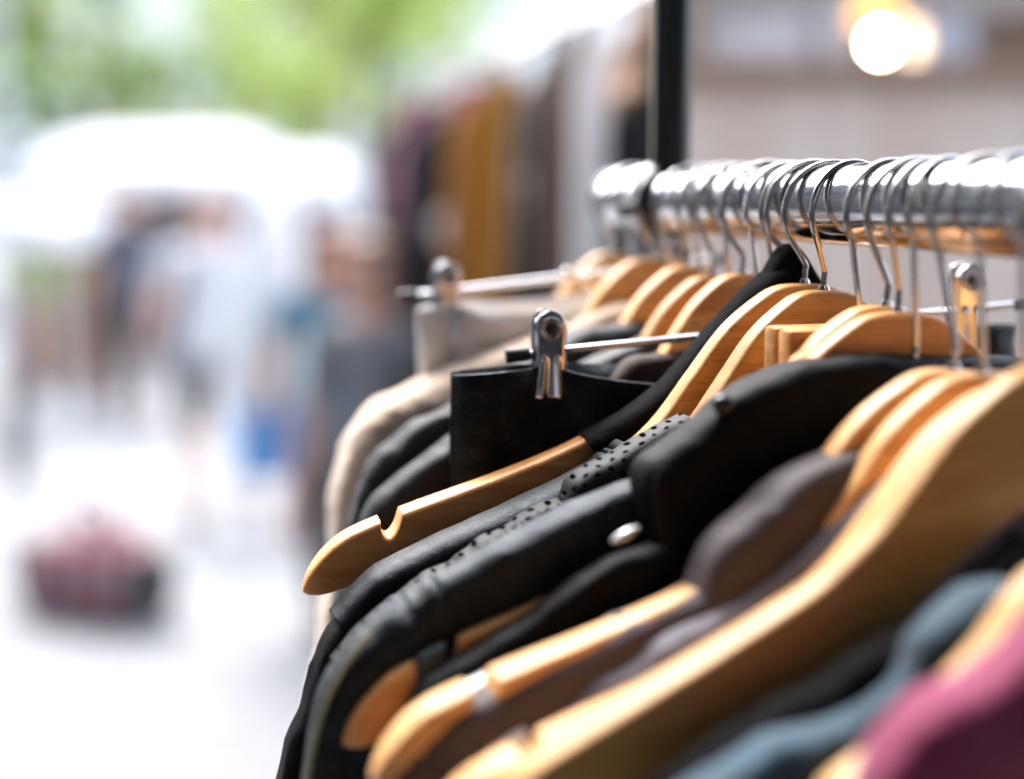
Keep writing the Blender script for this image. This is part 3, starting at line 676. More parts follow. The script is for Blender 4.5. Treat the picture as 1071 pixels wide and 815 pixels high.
# ------------------------------------------------------------------ people
def skin_mesh(name, verts, edges, radii, sub=1):
    me = bpy.data.meshes.new(name); me.from_pydata([tuple(v) for v in verts], edges, [])
    o = bpy.data.objects.new(name, me); COL.objects.link(o)
    s = o.modifiers.new('Skin', 'SKIN'); s.use_smooth_shade = True; s.branch_smoothing = 0.3
    for i, r in enumerate(radii):
        sv = me.skin_vertices[0].data[i]; sv.radius = r if isinstance(r, tuple) else (r, r); sv.use_root = (i == 0)
    u = o.modifiers.new('Subdivision', 'SUBSURF'); u.levels = sub; u.render_levels = sub
    dg = bpy.context.evaluated_depsgraph_get(); dg.update()
    out = bpy.data.meshes.new_from_object(o.evaluated_get(dg), depsgraph=dg)
    bpy.data.objects.remove(o); bpy.data.meshes.remove(me)
    for p in out.polygons: p.use_smooth = True
    return out
def person(loc, height, yaw, label, skin, hair, top, legs, shoes, step=0.14, arml=(0.10, 0.06), armr=(0.10, 0.06), longhair=False, skirt=False, shorts=False, lean=0.0, sleeve=0.55, group=None, tall=0.0):
    """arml / armr: (outward, forward) offset of the wrist from the shoulder's plumb line; faces +y before yaw"""
    k = height / 1.72
    root = empty('person', loc, label=label, cat='person', group=group); root.rotation_euler = (0, 0, yaw)
    V, E, Rr = [], [], []
    def v(x, y, z, r, p=None):
        V.append(Vector((x * k, (y + lean * max(0, z - 0.9)) * k, z * k))); Rr.append(tuple(q * k for q in r) if isinstance(r, tuple) else r * k)
        if p is not None: E.append((p, len(V) - 1))
        return len(V) - 1
    pel = v(0, 0, 0.95, (0.15, 0.10)); wa = v(0, 0.01, 1.10, (0.13, 0.09), pel); ch = v(0, 0.0, 1.30, (0.155, 0.105), wa)
    sh = v(0, -0.01, 1.42, (0.12, 0.075), ch); nk = v(0, 0.005, 1.49, 0.052, sh); hd = v(0, 0.02, 1.57, (0.066, 0.078), nk); h2 = v(0, 0.02, 1.65, (0.068, 0.085), hd); v(0, 0.015, 1.70, (0.045, 0.055), h2)
    nose = v(0, 0.112, 1.595, 0.012, hd)
    for sg in (-1, 1): v(sg * 0.075, 0.012, 1.60, (0.014, 0.018), hd)
    arms = {}
    for sg, (ox, fy) in ((-1, arml), (1, armr)):
        s0 = v(sg * 0.185, -0.01, 1.40, 0.058, sh); el = v(sg * (0.20 + ox * 0.6), fy * 0.35 - 0.03, 1.13, 0.042, s0); wr = v(sg * (0.19 + ox), fy, 0.89, 0.028, el)
        pm = v(sg * (0.192 + ox), fy + 0.015, 0.82, (0.022, 0.036), wr)
        for f, (dy, ln) in enumerate(((-0.030, 0.062), (-0.010, 0.078), (0.010, 0.082), (0.028, 0.074))):
            a = v(sg * (0.190 + ox), fy + 0.015 + dy, 0.785, 0.010, pm); v(sg * (0.180 + ox), fy + 0.022 + dy, 0.785 - ln, 0.0085, a)
        v(sg * (0.175 + ox), fy + 0.062, 0.80, 0.010, pm)
        arms[sg] = (s0, el, wr)
    leg = {}
    for sg in (-1, 1):
        d = step * sg
        hp = v(sg * 0.092, 0, 0.88, 0.088, pel); kn = v(sg * 0.095, d * 0.55 + 0.02, 0.50, 0.056, hp); an = v(sg * 0.095, d, 0.09, 0.038, kn)
        v(sg * 0.10, d + 0.13, 0.035, 0.034, an); leg[sg] = (hp, kn, an)
    link('body', skin_mesh('body', V, E, Rr), skin, root)
    def wear(name, chains, grow, m):
        vs, es, rs, idx = [], [], [], {}
        for c in chains:
            prev = None
            for q in c:
                i, f = q if isinstance(q, tuple) else (q, None)
                key = (i, f)
                if key not in idx:
                    if f is None: p, r = V[i], Rr[i]
                    else: p = V[i].lerp(V[f[0]], f[1]); a, b = Rr[i], Rr[f[0]]; a = a if isinstance(a, tuple) else (a, a); b = b if isinstance(b, tuple) else (b, b); r = tuple(x + (y - x) * f[1] for x, y in zip(a, b))
                    r = r if isinstance(r, tuple) else (r, r)
                    idx[key] = len(vs); vs.append(p.copy()); rs.append(tuple(x + grow * k for x in r))
                if prev is not None: es.append((idx[prev], idx[key]))
                prev = key
        return link(name, skin_mesh(name, vs, es, rs), m, root)
    V.append(Vector((0, 0.0, 0.81 * k))); Rr.append((0.185 * k, 0.145 * k)); hem = len(V) - 1
    Rr[pel] = (0.165 * k, 0.118 * k)
    wear('shirt', [[hem, pel, wa, ch, sh], [sh, arms[-1][0], (arms[-1][0], (arms[-1][1], sleeve))], [sh, arms[1][0], (arms[1][0], (arms[1][1], sleeve))]], 0.014, top)
    Rr[pel] = (0.13 * k, 0.088 * k)
    if skirt:
        bm = bmesh.new(); rows = []
        for i in range(14):
            f = i / 13; z = (1.06 - 0.62 * f) * k; rows.append([bm.verts.new((math.cos(t) * (0.15 + 0.10 * f) * k * (1 + 0.05 * f * math.sin(5 * t)), math.sin(t) * (0.11 + 0.10 * f) * k, z)) for t in [2 * math.pi * j / 40 for j in range(40)]])
        grid_faces(bm, rows, True); frombm('skirt', bm, legs, root)
    else:
        lo_ = 0.04 if shorts else 0.93
        wear('shorts' if shorts else 'trousers', [[wa, pel, leg[-1][0], leg[-1][1], (leg[-1][1], (leg[-1][2], lo_))], [pel, leg[1][0], leg[1][1], (leg[1][1], (leg[1][2], lo_))]], 0.009, legs)
    for sg in (-1, 1):
        a = V[leg[sg][2]]; bm = bmesh.new()
        tube_bm(bm, [a + Vector((0, -0.05, -0.045)) * k, a + Vector((0, 0.02, -0.045)) * k, a + Vector((0.004 * sg, 0.10, -0.052)) * k, a + Vector((0.006 * sg, 0.175, -0.062)) * k], lambda t: (0.043 - 0.012 * t * t) * k, 14, 12)
        frombm('shoe', bm, shoes, root)
    for sg in (-1, 1):
        bm = bmesh.new(); bmesh.ops.create_uvsphere(bm, u_segments=12, v_segments=8, radius=1)
        for p in bm.verts: p.co = Vector((sg * 0.030 + p.co.x * 0.013, 0.097 + p.co.y * 0.008, 1.622 + p.co.z * 0.008)) * k
        frombm('eye', bm, H_dark, root)
    bm = bmesh.new(); tube_bm(bm, [Vector((x * k, (0.101 - abs(x) * 0.25) * k, 1.553 * k)) for x in (-0.026, -0.01, 0.01, 0.026)], 0.005 * k, 8); frombm('mouth', bm, M_lip, root)
    bm = bmesh.new()                                     # hair cap
    bmesh.ops.create_uvsphere(bm, u_segments=28, v_segments=18, radius=1)
    for p in bm.verts:
        d = p.co.copy(); face = max(0, d.y) * (1 if d.z < 0.45 else 0.15)
        low = 0.0 if not longhair else max(0, -d.z) * 2.2 * (1 if d.y < 0.3 else 0.2)
        p.co = Vector((d.x * 0.089, 0.010 + d.y * 0.104 - face * 0.075, 1.635 + d.z * 0.092 - low * 0.12 + (0.04 if d.z < 0 and not longhair else 0)))
        p.co += Vector((1, 1, 1)) * noise.noise(p.co * 60) * 0.004; p.co.y += lean * 0.72; p.co *= k
    frombm('hair', bm, hair, root)
    return root
M_lip = simple('lips', (0.36, 0.13, 0.11), 0.5); S_fair = simple('fair skin', (0.52, 0.30, 0.22), 0.5); S_tan = simple('tanned skin', (0.42, 0.21, 0.13), 0.5)
H_red = simple('auburn hair', (0.20, 0.065, 0.025), 0.5, 0, 0.3, 120); H_brown = simple('brown hair', (0.13, 0.055, 0.022), 0.5, 0, 0.3, 120); H_dark = simple('dark hair', (0.03, 0.02, 0.015), 0.5, 0, 0.3, 120)
C_white = simple('white shirt cotton', (0.60, 0.61, 0.65), 0.85, 0, 0.05, 8); C_pale = simple('pale trouser cotton', (0.70, 0.68, 0.66), 0.85, 0, 0.05, 8); C_navy = simple('blue grey cotton', (0.07, 0.09, 0.13), 0.85, 0, 0.2, 8)
C_trou = simple('dark shorts cotton', (0.015, 0.015, 0.02), 0.85, 0, 0.1, 8); C_teal = simple('teal shirt cotton', (0.004, 0.13, 0.21), 0.8, 0, 0.2, 8); C_dark = simple('dark cotton', (0.03, 0.032, 0.04), 0.8, 0, 0.2, 8); C_brown = simple('brown cotton', (0.16, 0.09, 0.06), 0.8, 0, 0.2, 8); C_lgrey = simple('grey knit', (0.16, 0.165, 0.18), 0.9, 0, 0.2, 8); C_black = simple('black shoe leather', (0.015, 0.015, 0.015), 0.4)

def on_ground(x, D):                                     # a spot on the street D metres ahead, under image column x
    r = ray(x, 195.5); return CAM + r * (D / r.dot(cF)) - UP * (CAM + r * (D / r.dot(cF))).z
S_pale = simple('pale skin', (0.62, 0.42, 0.35), 0.5)
walker_at = on_ground(222, 6.6)
person(walker_at, 1.55, R(4), 'person in a loose white shirt and dark shorts walking away down the street', S_pale, H_red, C_white, C_trou, C_black, 0.15, (0.12, 0.05), (0.13, 0.08), shorts=True).scale = (1.22, 1.1, 1.0)
person(on_ground(346, 4.9), 1.44, R(-165), 'person with ginger hair in a teal shirt standing by the far clothes', S_tan, simple('ginger hair', (0.30, 0.085, 0.03), 0.5, 0, 0.3, 120), C_teal, C_dark, C_black, 0.04)
person(on_ground(391, 3.7), 1.46, R(150), 'person with long brown hair in a grey top beside the hanging clothes', S_fair, H_brown, C_lgrey, C_dark, C_black, 0.04, longhair=True, sleeve=0.9)
person(on_ground(132, 9.5), 1.58, R(180), 'person in blue grey clothes standing left of the white shirted walker', S_fair, H_brown, C_navy, C_dark, C_black, 0.05, sleeve=0.9)
person(on_ground(96, 10.6), 1.56, R(170), 'person in brown clothes beside the leafy wooden planter', S_fair, H_brown, C_brown, C_dark, C_black, 0.05, sleeve=0.9)
person(on_ground(290, 9.0), 1.56, R(10), 'person in dark blue half hidden behind the white shirted walker', S_fair, H_dark, C_navy, C_dark, C_black, 0.1, sleeve=0.9)

# long white bag with a blue base, carried beside the walker
def loft_bag(name, rows_def, m, parent, seg=28):
    bm = bmesh.new(); rows = []
    for (cx_, z, a, b, pw) in rows_def:
        ring = []
        for j in range(seg):
            t = 2 * math.pi * j / seg; c, s = math.cos(t), math.sin(t)
            ring.append(bm.verts.new((cx_ + a * math.copysign(abs(c) ** pw, c), b * math.copysign(abs(s) ** pw, s) + 0.01 * noise.noise(Vector((t, z * 7, 1))), z)))
        rows.append(ring)
    grid_faces(bm, rows, True, True); return frombm(name, bm, m, parent, True, 60)
bp_ = at(281, 484, 5.2)
bag = empty('carrier_bag', bp_, label='long white carrier bag with a bright blue base, at the side of the walker', cat='bag'); bag.scale = (1.2, 1.2, 1.15)
loft_bag('bag_body', [(0.0, 0.175, 0.100, 0.062, 0.7), (-0.02, 0.26, 0.125, 0.075, 0.7), (-0.01, 0.45, 0.12, 0.07, 0.7), (0.01, 0.62, 0.105, 0.06, 0.8), (0.03, 0.76, 0.08, 0.045, 0.9), (0.04, 0.83, 0.045, 0.03, 1), (0.045, 0.86, 0.015, 0.012, 1)], simple('white bag plastic', (0.88, 0.89, 0.90), 0.4, 0, 0.03, 6), bag)
loft_bag('bag_base', [(-0.012, -0.045, 0.06, 0.045, 0.6), (-0.01, -0.03, 0.09, 0.06, 0.6), (0.0, 0.09, 0.097, 0.06, 0.6), (0.0, 0.185, 0.105, 0.066, 0.6)], simple('bright blue plastic', (0.0, 0.38, 0.95), 0.4), bag)

# tartan shopping bag on wheels standing on the pavement
def tartan():
    m, nt, b = mat('red and grey tartan'); tc = N(nt, 'ShaderNodeTexCoord'); sx = N(nt, 'ShaderNodeSeparateXYZ'); nt.links.new(tc.outputs['Object'], sx.inputs[0])
    acc = None
    for ax, f in (('X', 52.0), ('Z', 52.0)):
        w = N(nt, 'ShaderNodeMath', operation='MULTIPLY'); w.inputs[1].default_value = f; nt.links.new(sx.outputs[ax], w.inputs[0])
        s = N(nt, 'ShaderNodeMath', operation='SINE'); nt.links.new(w.outputs[0], s.inputs[0])
        g = N(nt, 'ShaderNodeMath', operation='GREATER_THAN'); g.inputs[1].default_value = 0.1; nt.links.new(s.outputs[0], g.inputs[0])
        if acc is None: acc = g
        else:
            a = N(nt, 'ShaderNodeMath', operation='ADD'); nt.links.new(acc.outputs[0], a.inputs[0]); nt.links.new(g.outputs[0], a.inputs[1]); acc = a
    h = N(nt, 'ShaderNodeMath', operation='MULTIPLY'); h.inputs[1].default_value = 0.5; nt.links.new(acc.outputs[0], h.inputs[0])
    r = N(nt, 'ShaderNodeValToRGB'); r.color_ramp.interpolation = 'CONSTANT'
    r.color_ramp.elements[0].color = (0.25, 0.24, 0.255, 1); r.color_ramp.elements[1].position = 0.75; r.color_ramp.elements[1].color = (0.15, 0.018, 0.035, 1)
    e = r.color_ramp.elements.new(0.25); e.color = (0.24, 0.085, 0.10, 1)
    nt.links.new(h.outputs[0], r.inputs['Fac']); nt.links.new(r.outputs['Color'], b.inputs['Base Color']); b.inputs['Roughness'].default_value = 0.8; return m
M_tar = tartan(); M_dk = simple('dark nylon', (0.03, 0.03, 0.035), 0.6)
tg = gnd(100, 640)
tb_ = empty('shopping_bag', tg, label='red and grey tartan shopping bag with dark ends standing on the pale pavement', cat='bag'); tb_.rotation_euler = (0, 0, R(-26)); tb_.scale = (1.12, 1.12, 1.05)
loft_bag('bag_body', [(0, 0.02, 0.215, 0.12, 0.28), (0, 0.035, 0.23, 0.135, 0.28), (0, 0.23, 0.225, 0.13, 0.28), (0.02, 0.255, 0.205, 0.11, 0.35), (0.05, 0.275, 0.12, 0.07, 0.5), (0.05, 0.34, 0.09, 0.03, 0.6)], M_tar, tb_, 36)
for sg in (-1, 1):
    bm = bmesh.new(); tube_bm(bm, [Vector((sg * 0.212, 0, 0.06)), Vector((sg * 0.222, 0, 0.14)), Vector((sg * 0.205, 0, 0.24))], lambda t: 0.105 - 0.03 * abs(t - .5), 16, 10)
    frombm('end_panel', bm, M_dk, tb_)
tube('handle', [Vector((-0.08, 0, 0.31)), Vector((-0.06, 0, 0.39)), Vector((0.0, 0.01, 0.42)), Vector((0.08, 0, 0.39)), Vector((0.10, 0, 0.31))], 0.012, simple('dark red strap', (0.22, 0.02, 0.05), 0.6), tb_, 12, 24)

# ------------------------------------------------------------------ the setting
def ground_mat():
    m, nt, b = mat('pale paving'); tc = N(nt, 'ShaderNodeTexCoord')
    br = N(nt, 'ShaderNodeTexBrick', Scale=1.6); br.inputs['Color1'].default_value = (0.215, 0.218, 0.225, 1); br.inputs['Color2'].default_value = (0.18, 0.185, 0.194, 1); br.inputs['Mortar'].default_value = (0.10, 0.103, 0.108, 1); br.inputs['Mortar Size'].default_value = 0.012
    nt.links.new(tc.outputs['Object'], br.inputs['Vector'])
    n = N(nt, 'ShaderNodeTexNoise', Scale=0.7, Detail=6.0); nt.links.new(tc.outputs['Object'], n.inputs['Vector'])
    mr = N(nt, 'ShaderNodeMapRange'); mr.inputs[3].default_value = 0.86; mr.inputs[4].default_value = 1.1; nt.links.new(n.outputs['Fac'], mr.inputs[0])
    hv = N(nt, 'ShaderNodeHueSaturation'); nt.links.new(br.outputs['Color'], hv.inputs['Color']); nt.links.new(mr.outputs[0], hv.inputs['Value']); nt.links.new(hv.outputs['Color'], b.inputs['Base Color'])
    b.inputs['Roughness'].default_value = 0.8; return m
bm = bmesh.new()
gr = [[bm.verts.new((x, y, 0)) for y in (-300, -40, -10, 0, 10, 40, 300)] for x in (-300, -40, -10, 0, 10, 40, 300)]
grid_faces(bm, gr); go = frombm('street_paving', bm, ground_mat(), None, False); tag(go, kind='structure')

# second rack of clothes
S0, S1 = at(688, 26, 2.0), at(424, 126, 4.3); S0.z = S1.z = 1.86
sdir = (S1 - S0).normalized(); s0 = S0 - sdir * 0.02; s1 = S1 + sdir * 0.1
r2 = empty('clothes_rack', (s0.x, s0.y, 0), label='blurred second clothes rack further along, hung with brown, black and ochre clothes', cat='clothes rack')
o2 = Vector((s0.x, s0.y, 0))
tube('rail', [s0 - o2, s0.lerp(s1, .5) - o2, s1 - o2], 0.012, M_chrome, r2, 20)
for q in (s0, s1):
    tube('post', [Vector((q.x, q.y, 0)) - o2, Vector((q.x, q.y, 0.9)) - o2, Vector((q.x, q.y, 1.85)) - o2], 0.015, M_blackmetal, r2, 20)
    sd_ = Vector((sdir.y, -sdir.x, 0))
    tube('foot', [Vector((q.x, q.y, 0.02)) - o2 + sd_ * k for k in (-0.22, 0, 0.22)], 0.015, M_blackmetal, r2, 14)
def far_coat(name, p, yaw, hw, dep, length, m, label, cat, mtop=None, drop=0.10, sl=0.55):
    root = empty(name, p - UP * drop, label=label, cat=cat, group='clothes on the second rack'); root.rotation_euler = (0, 0, yaw)
    def sect(rowsd, nm, mm, cx0=0.0):
        bm = bmesh.new(); rows = []
        for (x, z, a, b) in rowsd:
            rows.append([bm.verts.new((x + a * math.cos(t) * (1 + 0.06 * math.sin(5 * t + z * 3)), b * math.sin(t) * (1 + 0.25 * math.sin(7 * t + z * 2) * min(1, -z * 2 if z < 0 else 0)), z)) for t in [2 * math.pi * j / 40 for j in range(40)]])
        grid_faces(bm, rows, True, True); return frombm(nm, bm, mm, root)
    sect([(0, 0.035, hw * 0.22, dep * 0.4), (0, 0.0, hw * 0.3, dep * 0.5), (0, -0.03, hw * 0.7, dep * 0.6), (0, -0.07, hw * 0.98, dep * 0.7), (0, -0.2, hw * 0.95, dep), (0, -length * 0.5, hw * 0.92, dep), (0, -length, hw * 1.05, dep * 1.1)], 'body', m)
    if sl:
        for sg in (-1, 1):
            sect([(sg * hw * 0.9, -0.05, hw * 0.12, dep * 0.4), (sg * hw * 1.0, -0.09, hw * 0.2, dep * 0.6), (sg * hw * 1.12, -0.3, hw * 0.2, dep * 0.6), (sg * hw * 1.16, -sl, hw * 0.17, dep * 0.55)], 'sleeve', m)
    if mtop is not None:
        bm = bmesh.new(); tube_bm(bm, [Vector((math.cos(t) * hw * 0.34, math.sin(t) * dep * 0.65, 0.02 - 0.12 * max(0, -math.sin(t)))) for t in [2 * math.pi * j / 24 for j in range(25)]], 0.026, 12, None, False)
        frombm('collar', bm, mtop, root)
    c = Vector((0, 0, drop)); bm = bmesh.new()
    tube_bm(bm, [Vector((0, 0, 0.0)), Vector((0, 0, drop * 0.4))] + [c + Vector((math.cos(R(a)) * 0.022, 0, math.sin(R(a)) * 0.022 - 0.004)) for a in (215, 180, 140, 90, 40, 0, -20)], 0.002, 8, 40)
    frombm('hook', bm, M_steel, root); return root
W_brown = cloth('dark brown coat cloth', (0.045, 0.030, 0.024)); W_mag = cloth('pink coat cloth', (0.33, 0.085, 0.17)); W_slate = cloth('slate coat cloth', (0.05, 0.055, 0.075)); W_black = cloth('black coat cloth', (0.007, 0.007, 0.008))
W_ochre = cloth('ochre suede', (0.34, 0.135, 0.015)); W_ggreen = cloth('grey green coat cloth', (0.075, 0.066, 0.052)); W_taupe = cloth('taupe coat cloth', (0.11, 0.06, 0.04)); W_pale = cloth('pale grey dress cloth', (0.78, 0.76, 0.74)); W_grey = cloth('grey coat cloth', (0.055, 0.042, 0.036)); W_peach = cloth('peach cloth', (0.55, 0.33, 0.20))
def oncoat(px_, name, m, label, cat, hw, dep=0.035, length=0.95, mtop=None, drop=0.10, yaw=10, sl=0.5):
    # the coat hangs where the rail passes above image column px_
    best = min((abs((CX + FPX * (q.x) / ((q - CAM).dot(cF))) - px_), i) for i, q in enumerate([s0.lerp(s1, i / 400) for i in range(401)]))
    far_coat(name, s0.lerp(s1, best[1] / 400), R(yaw), hw, dep, length, m, label, cat, mtop, drop, sl)
oncoat(437, 'coat', W_brown, 'dark brown coat with a pink collar at the far end of the second rack', 'coat', 0.10, mtop=W_mag, drop=0.08)
oncoat(447, 'blouse', W_mag, 'pink blouse next to the dark brown coat on the second rack', 'blouse', 0.085, length=0.14, drop=0.12, sl=0.12)
oncoat(466, 'coat', W_slate, 'slate blue coat between the pink blouse and the black one on the second rack', 'coat', 0.10, drop=0.10)
oncoat(500, 'coat', W_black, 'black coat with a pink neckline beside the ochre suede one', 'coat', 0.13, mtop=W_mag, drop=0.09)
oncoat(530, 'jacket', W_ochre, 'ochre suede jacket, the brightest brown piece on the second rack', 'jacket', 0.10, drop=0.07)
oncoat(576, 'coat', W_ggreen, 'olive grey coat right of the ochre suede jacket', 'coat', 0.06, drop=0.07)
oncoat(594, 'coat', W_grey, 'dark brown grey coat between the olive grey and the taupe ones', 'coat', 0.055, drop=0.06)
oncoat(606, 'dress', W_taupe, 'taupe brown dress left of the long pale one', 'dress', 0.060, drop=0.05, sl=0)
oncoat(629, 'dress', W_pale, 'long pale grey dress between the taupe dress and the black one', 'dress', 0.046, drop=0.05, sl=0)
oncoat(672, 'dress', W_black, 'black dress with a peach top beside the black upright', 'dress', 0.050, drop=0.13, sl=0)
oncoat(668, 'blouse', W_peach, 'short peach blouse hanging above the black dress', 'blouse', 0.04, length=0.14, drop=0.04, sl=0)
for x, y, z, r, lab in ((480, 240, 3.1, 0.055, 'round pale hat hanging low in front of the black coat'), (553, 192, 2.6, 0.036, 'round pale beret hanging in front of the olive grey coat'), (510, 228, 3.0, 0.030, 'small round beige beret beside the pale hat')):
    c = at(x, y, z); hat = empty('hat', c, label=lab, cat='hat', group='hats hung on the second rack'); hat.rotation_euler = (R(75), 0, R(10))
    mm = cloth('pale hat felt', (0.62, 0.62, 0.64)) if r > 0.04 else cloth('beige hat felt', (0.50, 0.42, 0.36))
    bm = bmesh.new(); rows = []
    for (rad, zz) in ((0.05, 0.45), (0.35, 0.43), (0.55, 0.33), (0.62, 0.1), (0.64, 0.0)): rows.append([bm.verts.new((math.cos(t) * r * rad, math.sin(t) * r * rad, zz * r)) for t in [2 * math.pi * j / 36 for j in range(36)]])
    grid_faces(bm, rows, True); bm.faces.new(rows[0]); frombm('crown', bm, mm, hat)
    bm = bmesh.new(); rows = []
    for (rad, zz) in ((0.63, 0.01), (0.85, -0.02), (1.0, -0.06), (1.0, -0.075), (0.85, -0.035), (0.63, -0.005)): rows.append([bm.verts.new((math.cos(t) * r * rad, math.sin(t) * r * rad, zz * r)) for t in [2 * math.pi * j / 36 for j in range(36)]])
    grid_faces(bm, rows, True); frombm('brim', bm, mm, hat)

# plank kiosk on the right
K0 = at(700, 195.5, 3.1)
kd = Vector((1, -0.04, 0)).normalized(); kn_ = Vector((0.04, 1, 0)).normalized()
kio = empty('kiosk', (K0.x, K0.y, 0), label='wooden kiosk of pale beige planks with a lit open counter behind the rail', cat='kiosk'); kio.rotation_euler = (0, 0, math.atan2(kd.y, kd.x))
def plank_mat():
    m, nt, b = mat('pale beige planks'); tc = N(nt, 'ShaderNodeTexCoord'); sx = N(nt, 'ShaderNodeSeparateXYZ'); nt.links.new(tc.outputs['Object'], sx.inputs[0])
    f = N(nt, 'ShaderNodeMath', operation='MULTIPLY'); f.inputs[1].default_value = 1 / 0.11; nt.links.new(sx.outputs['X'], f.inputs[0])
    fl = N(nt, 'ShaderNodeMath', operation='FLOOR'); nt.links.new(f.outputs[0], fl.inputs[0])
    wn = N(nt, 'ShaderNodeTexWhiteNoise'); wn.noise_dimensions = '1D'; nt.links.new(fl.outputs[0], wn.inputs['W'])
    r = N(nt, 'ShaderNodeValToRGB'); r.color_ramp.elements[0].color = (0.74, 0.585, 0.475, 1); r.color_ramp.elements[1].color = (0.82, 0.685, 0.57, 1); nt.links.new(wn.outputs['Value'], r.inputs['Fac'])
    nt.links.new(r.outputs['Color'], b.inputs['Base Color']); b.inputs['Roughness'].default_value = 0.7; return m
M_plank = plank_mat(); M_ledge = simple('warm pine', (0.42, 0.28, 0.21), 0.5); M_kin = simple('white board', (0.75, 0.73, 0.70), 0.6)
zc = HC + (195.5 - 66) / FPX * 3.1
bm = bmesh.new()
for i in range(30): box_bm(bm, (i * 0.11 + 0.0015, 0.0, 0.0), (i * 0.11 + 0.1085, 0.022, zc - 0.03), 0.002)
pk = frombm('plank_front', bm, M_plank, kio, True, 35)
box('counter', (-0.03, -0.05, zc - 0.03), (3.33, 0.40, zc), M_ledge, kio, 0.006)
box('back_wall', (0.0, 1.2, 0.0), (3.3, 1.24, 2.75), M_kin, kio, 0.003)
box('side_wall', (-0.02, 0.03, 0.0), (0.02, 1.19, 2.75), M_ledge, kio, 0.003)
for x in (0.0, 0.92, 2.1, 3.24): box('post', (x, 0.03, zc + 0.001), (x + 0.06, 0.09, 2.74), M_ledge, kio, 0.004)
box('roof', (-0.15, -0.05, 2.752), (3.5, 1.35, 2.80), M_ledge, kio, 0.005)
box('shelf', (0.05, 0.92, 2.02), (3.2, 1.19, 2.045), M_ledge, kio, 0.004)
kl = kio.matrix_basis
def on_counter(x): return K0 + kd * ((x - 700) / FPX * 3.1) + kn_ * 0.2
def crate(x0, x1, h, m, label, cat, name):
    a = on_counter(x0); w = (x1 - x0) / FPX * 3.25
    o = empty(name, (a.x, a.y, zc + 0.001), label=label, cat=cat); o.rotation_euler = kio.rotation_euler
    box('box_body', (0, 0, 0), (w, 0.2, h), m, o, 0.012); box('lid', (-0.006, -0.006, h + 0.001), (w + 0.006, 0.206, h + 0.02), m, o, 0.006)
crate(742, 852, 0.10, M_kin, 'long white box on the kiosk counter, left of the glowing bulb', 'box', 'storage_box')
crate(868, 902, 0.12, M_kin, 'small white box on the kiosk counter beside the glowing bulb', 'box', 'storage_box')
crate(980, 1032, 0.09, simple('pale blue board', (0.62, 0.66, 0.72), 0.6), 'pale blue box on the kiosk counter, right of the glowing bulb', 'box', 'storage_box')
lp = at(921, 46, 3.35)
lamp = empty('pendant_lamp', lp, label='glowing pendant bulb with a warm amber cap hanging over the kiosk counter', cat='lamp')
bm = bmesh.new(); bmesh.ops.create_uvsphere(bm, u_segments=24, v_segments=16, radius=0.020)
for v in bm.verts:
    if v.co.z > 0: v.co.z *= 1.35
frombm('bulb', bm, emit('bulb glow', (1.0, 0.80, 0.55), 14), lamp)
tube('lamp_shade', [Vector((-0.012, 0.01, 0.05)), Vector((-0.012, 0.01, 0.07)), Vector((-0.012, 0.01, 0.12)), Vector((-0.012, 0.01, 0.14))], lambda t: 0.062 - 0.035 * t, emit('lit amber shade', (1.0, 0.50, 0.16), 0.22), lamp, 24)
tube('lamp_cap', [Vector((0, 0, 0.036)), Vector((0, 0, 0.05)), Vector((0, 0, 0.085)), Vector((0, 0, 0.09))], lambda t: 0.022 - 0.008 * t, simple('amber brass', (0.65, 0.33, 0.10), 0.3, 0.8), lamp, 20)
tube('cord', [Vector((0, 0, 0.09)), Vector((0, 0, 0.4)), Vector((0, 0, 2.752 - lp.z))], 0.003, M_blackmetal, lamp, 8)

# white market canopies down the street
def white_canvas():
    m, nt, b = mat('white canvas'); b.inputs['Base Color'].default_value = (0.78, 0.78, 0.80, 1); b.inputs['Roughness'].default_value = 0.85
    tr = N(nt, 'ShaderNodeBsdfTranslucent'); tr.inputs['Color'].default_value = (0.78, 0.78, 0.80, 1); mx = N(nt, 'ShaderNodeMixShader'); mx.inputs[0].default_value = 0.35
    nt.links.new(b.outputs[0], mx.inputs[1]); nt.links.new(tr.outputs[0], mx.inputs[2]); nt.links.new(mx.outputs[0], nt.nodes['Material Output'].inputs['Surface']); return m
M_canvas = white_canvas()
def canopy(x0, x1, yt, ye, D, label, depth=2.6):
    a, b = at(x0, ye, D), at(x1, ye, D); w = (b - a).length; ze = a.z; zt = at(0, yt, D).z
    o = empty('market_canopy', ((a.x + b.x) / 2, a.y + depth / 2, 0), label=label, cat='canopy', group='white canopies over the street stalls')
    bm = bmesh.new(); h = w / 2; d = depth / 2
    ring = [(-h, -d), (0, -d), (h, -d), (h, 0), (h, d), (0, d), (-h, d), (-h, 0)]
    lo = [bm.verts.new((x, y, ze)) for x, y in ring]; e = [bm.verts.new((x, y, ze + 0.22)) for x, y in ring]; m_ = [bm.verts.new((x * 0.86, y * 0.6, ze + 0.22 + (zt - ze - 0.22) * 0.66)) for x, y in ring]; t = [bm.verts.new((x * 0.72, y * 0.05, zt)) for x, y in ring]
    grid_faces(bm, [lo, e, m_, t], True); bm.faces.new(t)
    frombm('canvas_roof', bm, M_canvas, o, False)
    for x, y in ((-h + .03, -d + .03), (h - .03, -d + .03), (h - .03, d - .03), (-h + .03, d - .03)): tube('pole', [Vector((x, y, 0)), Vector((x, y, ze * .5)), Vector((x, y, ze + 0.2))], 0.02, M_whiteplastic, o, 10)
canopy(26, 268, 134, 204, 12.5, 'wide white market canopy with a low roof over the left stalls')
canopy(205, 355, 158, 212, 15.0, 'white market canopy further back, right of the wide one')
canopy(-60, 66, 205, 262, 9.5, 'small low white parasol canopy at the left edge, above the planter', 1.2)

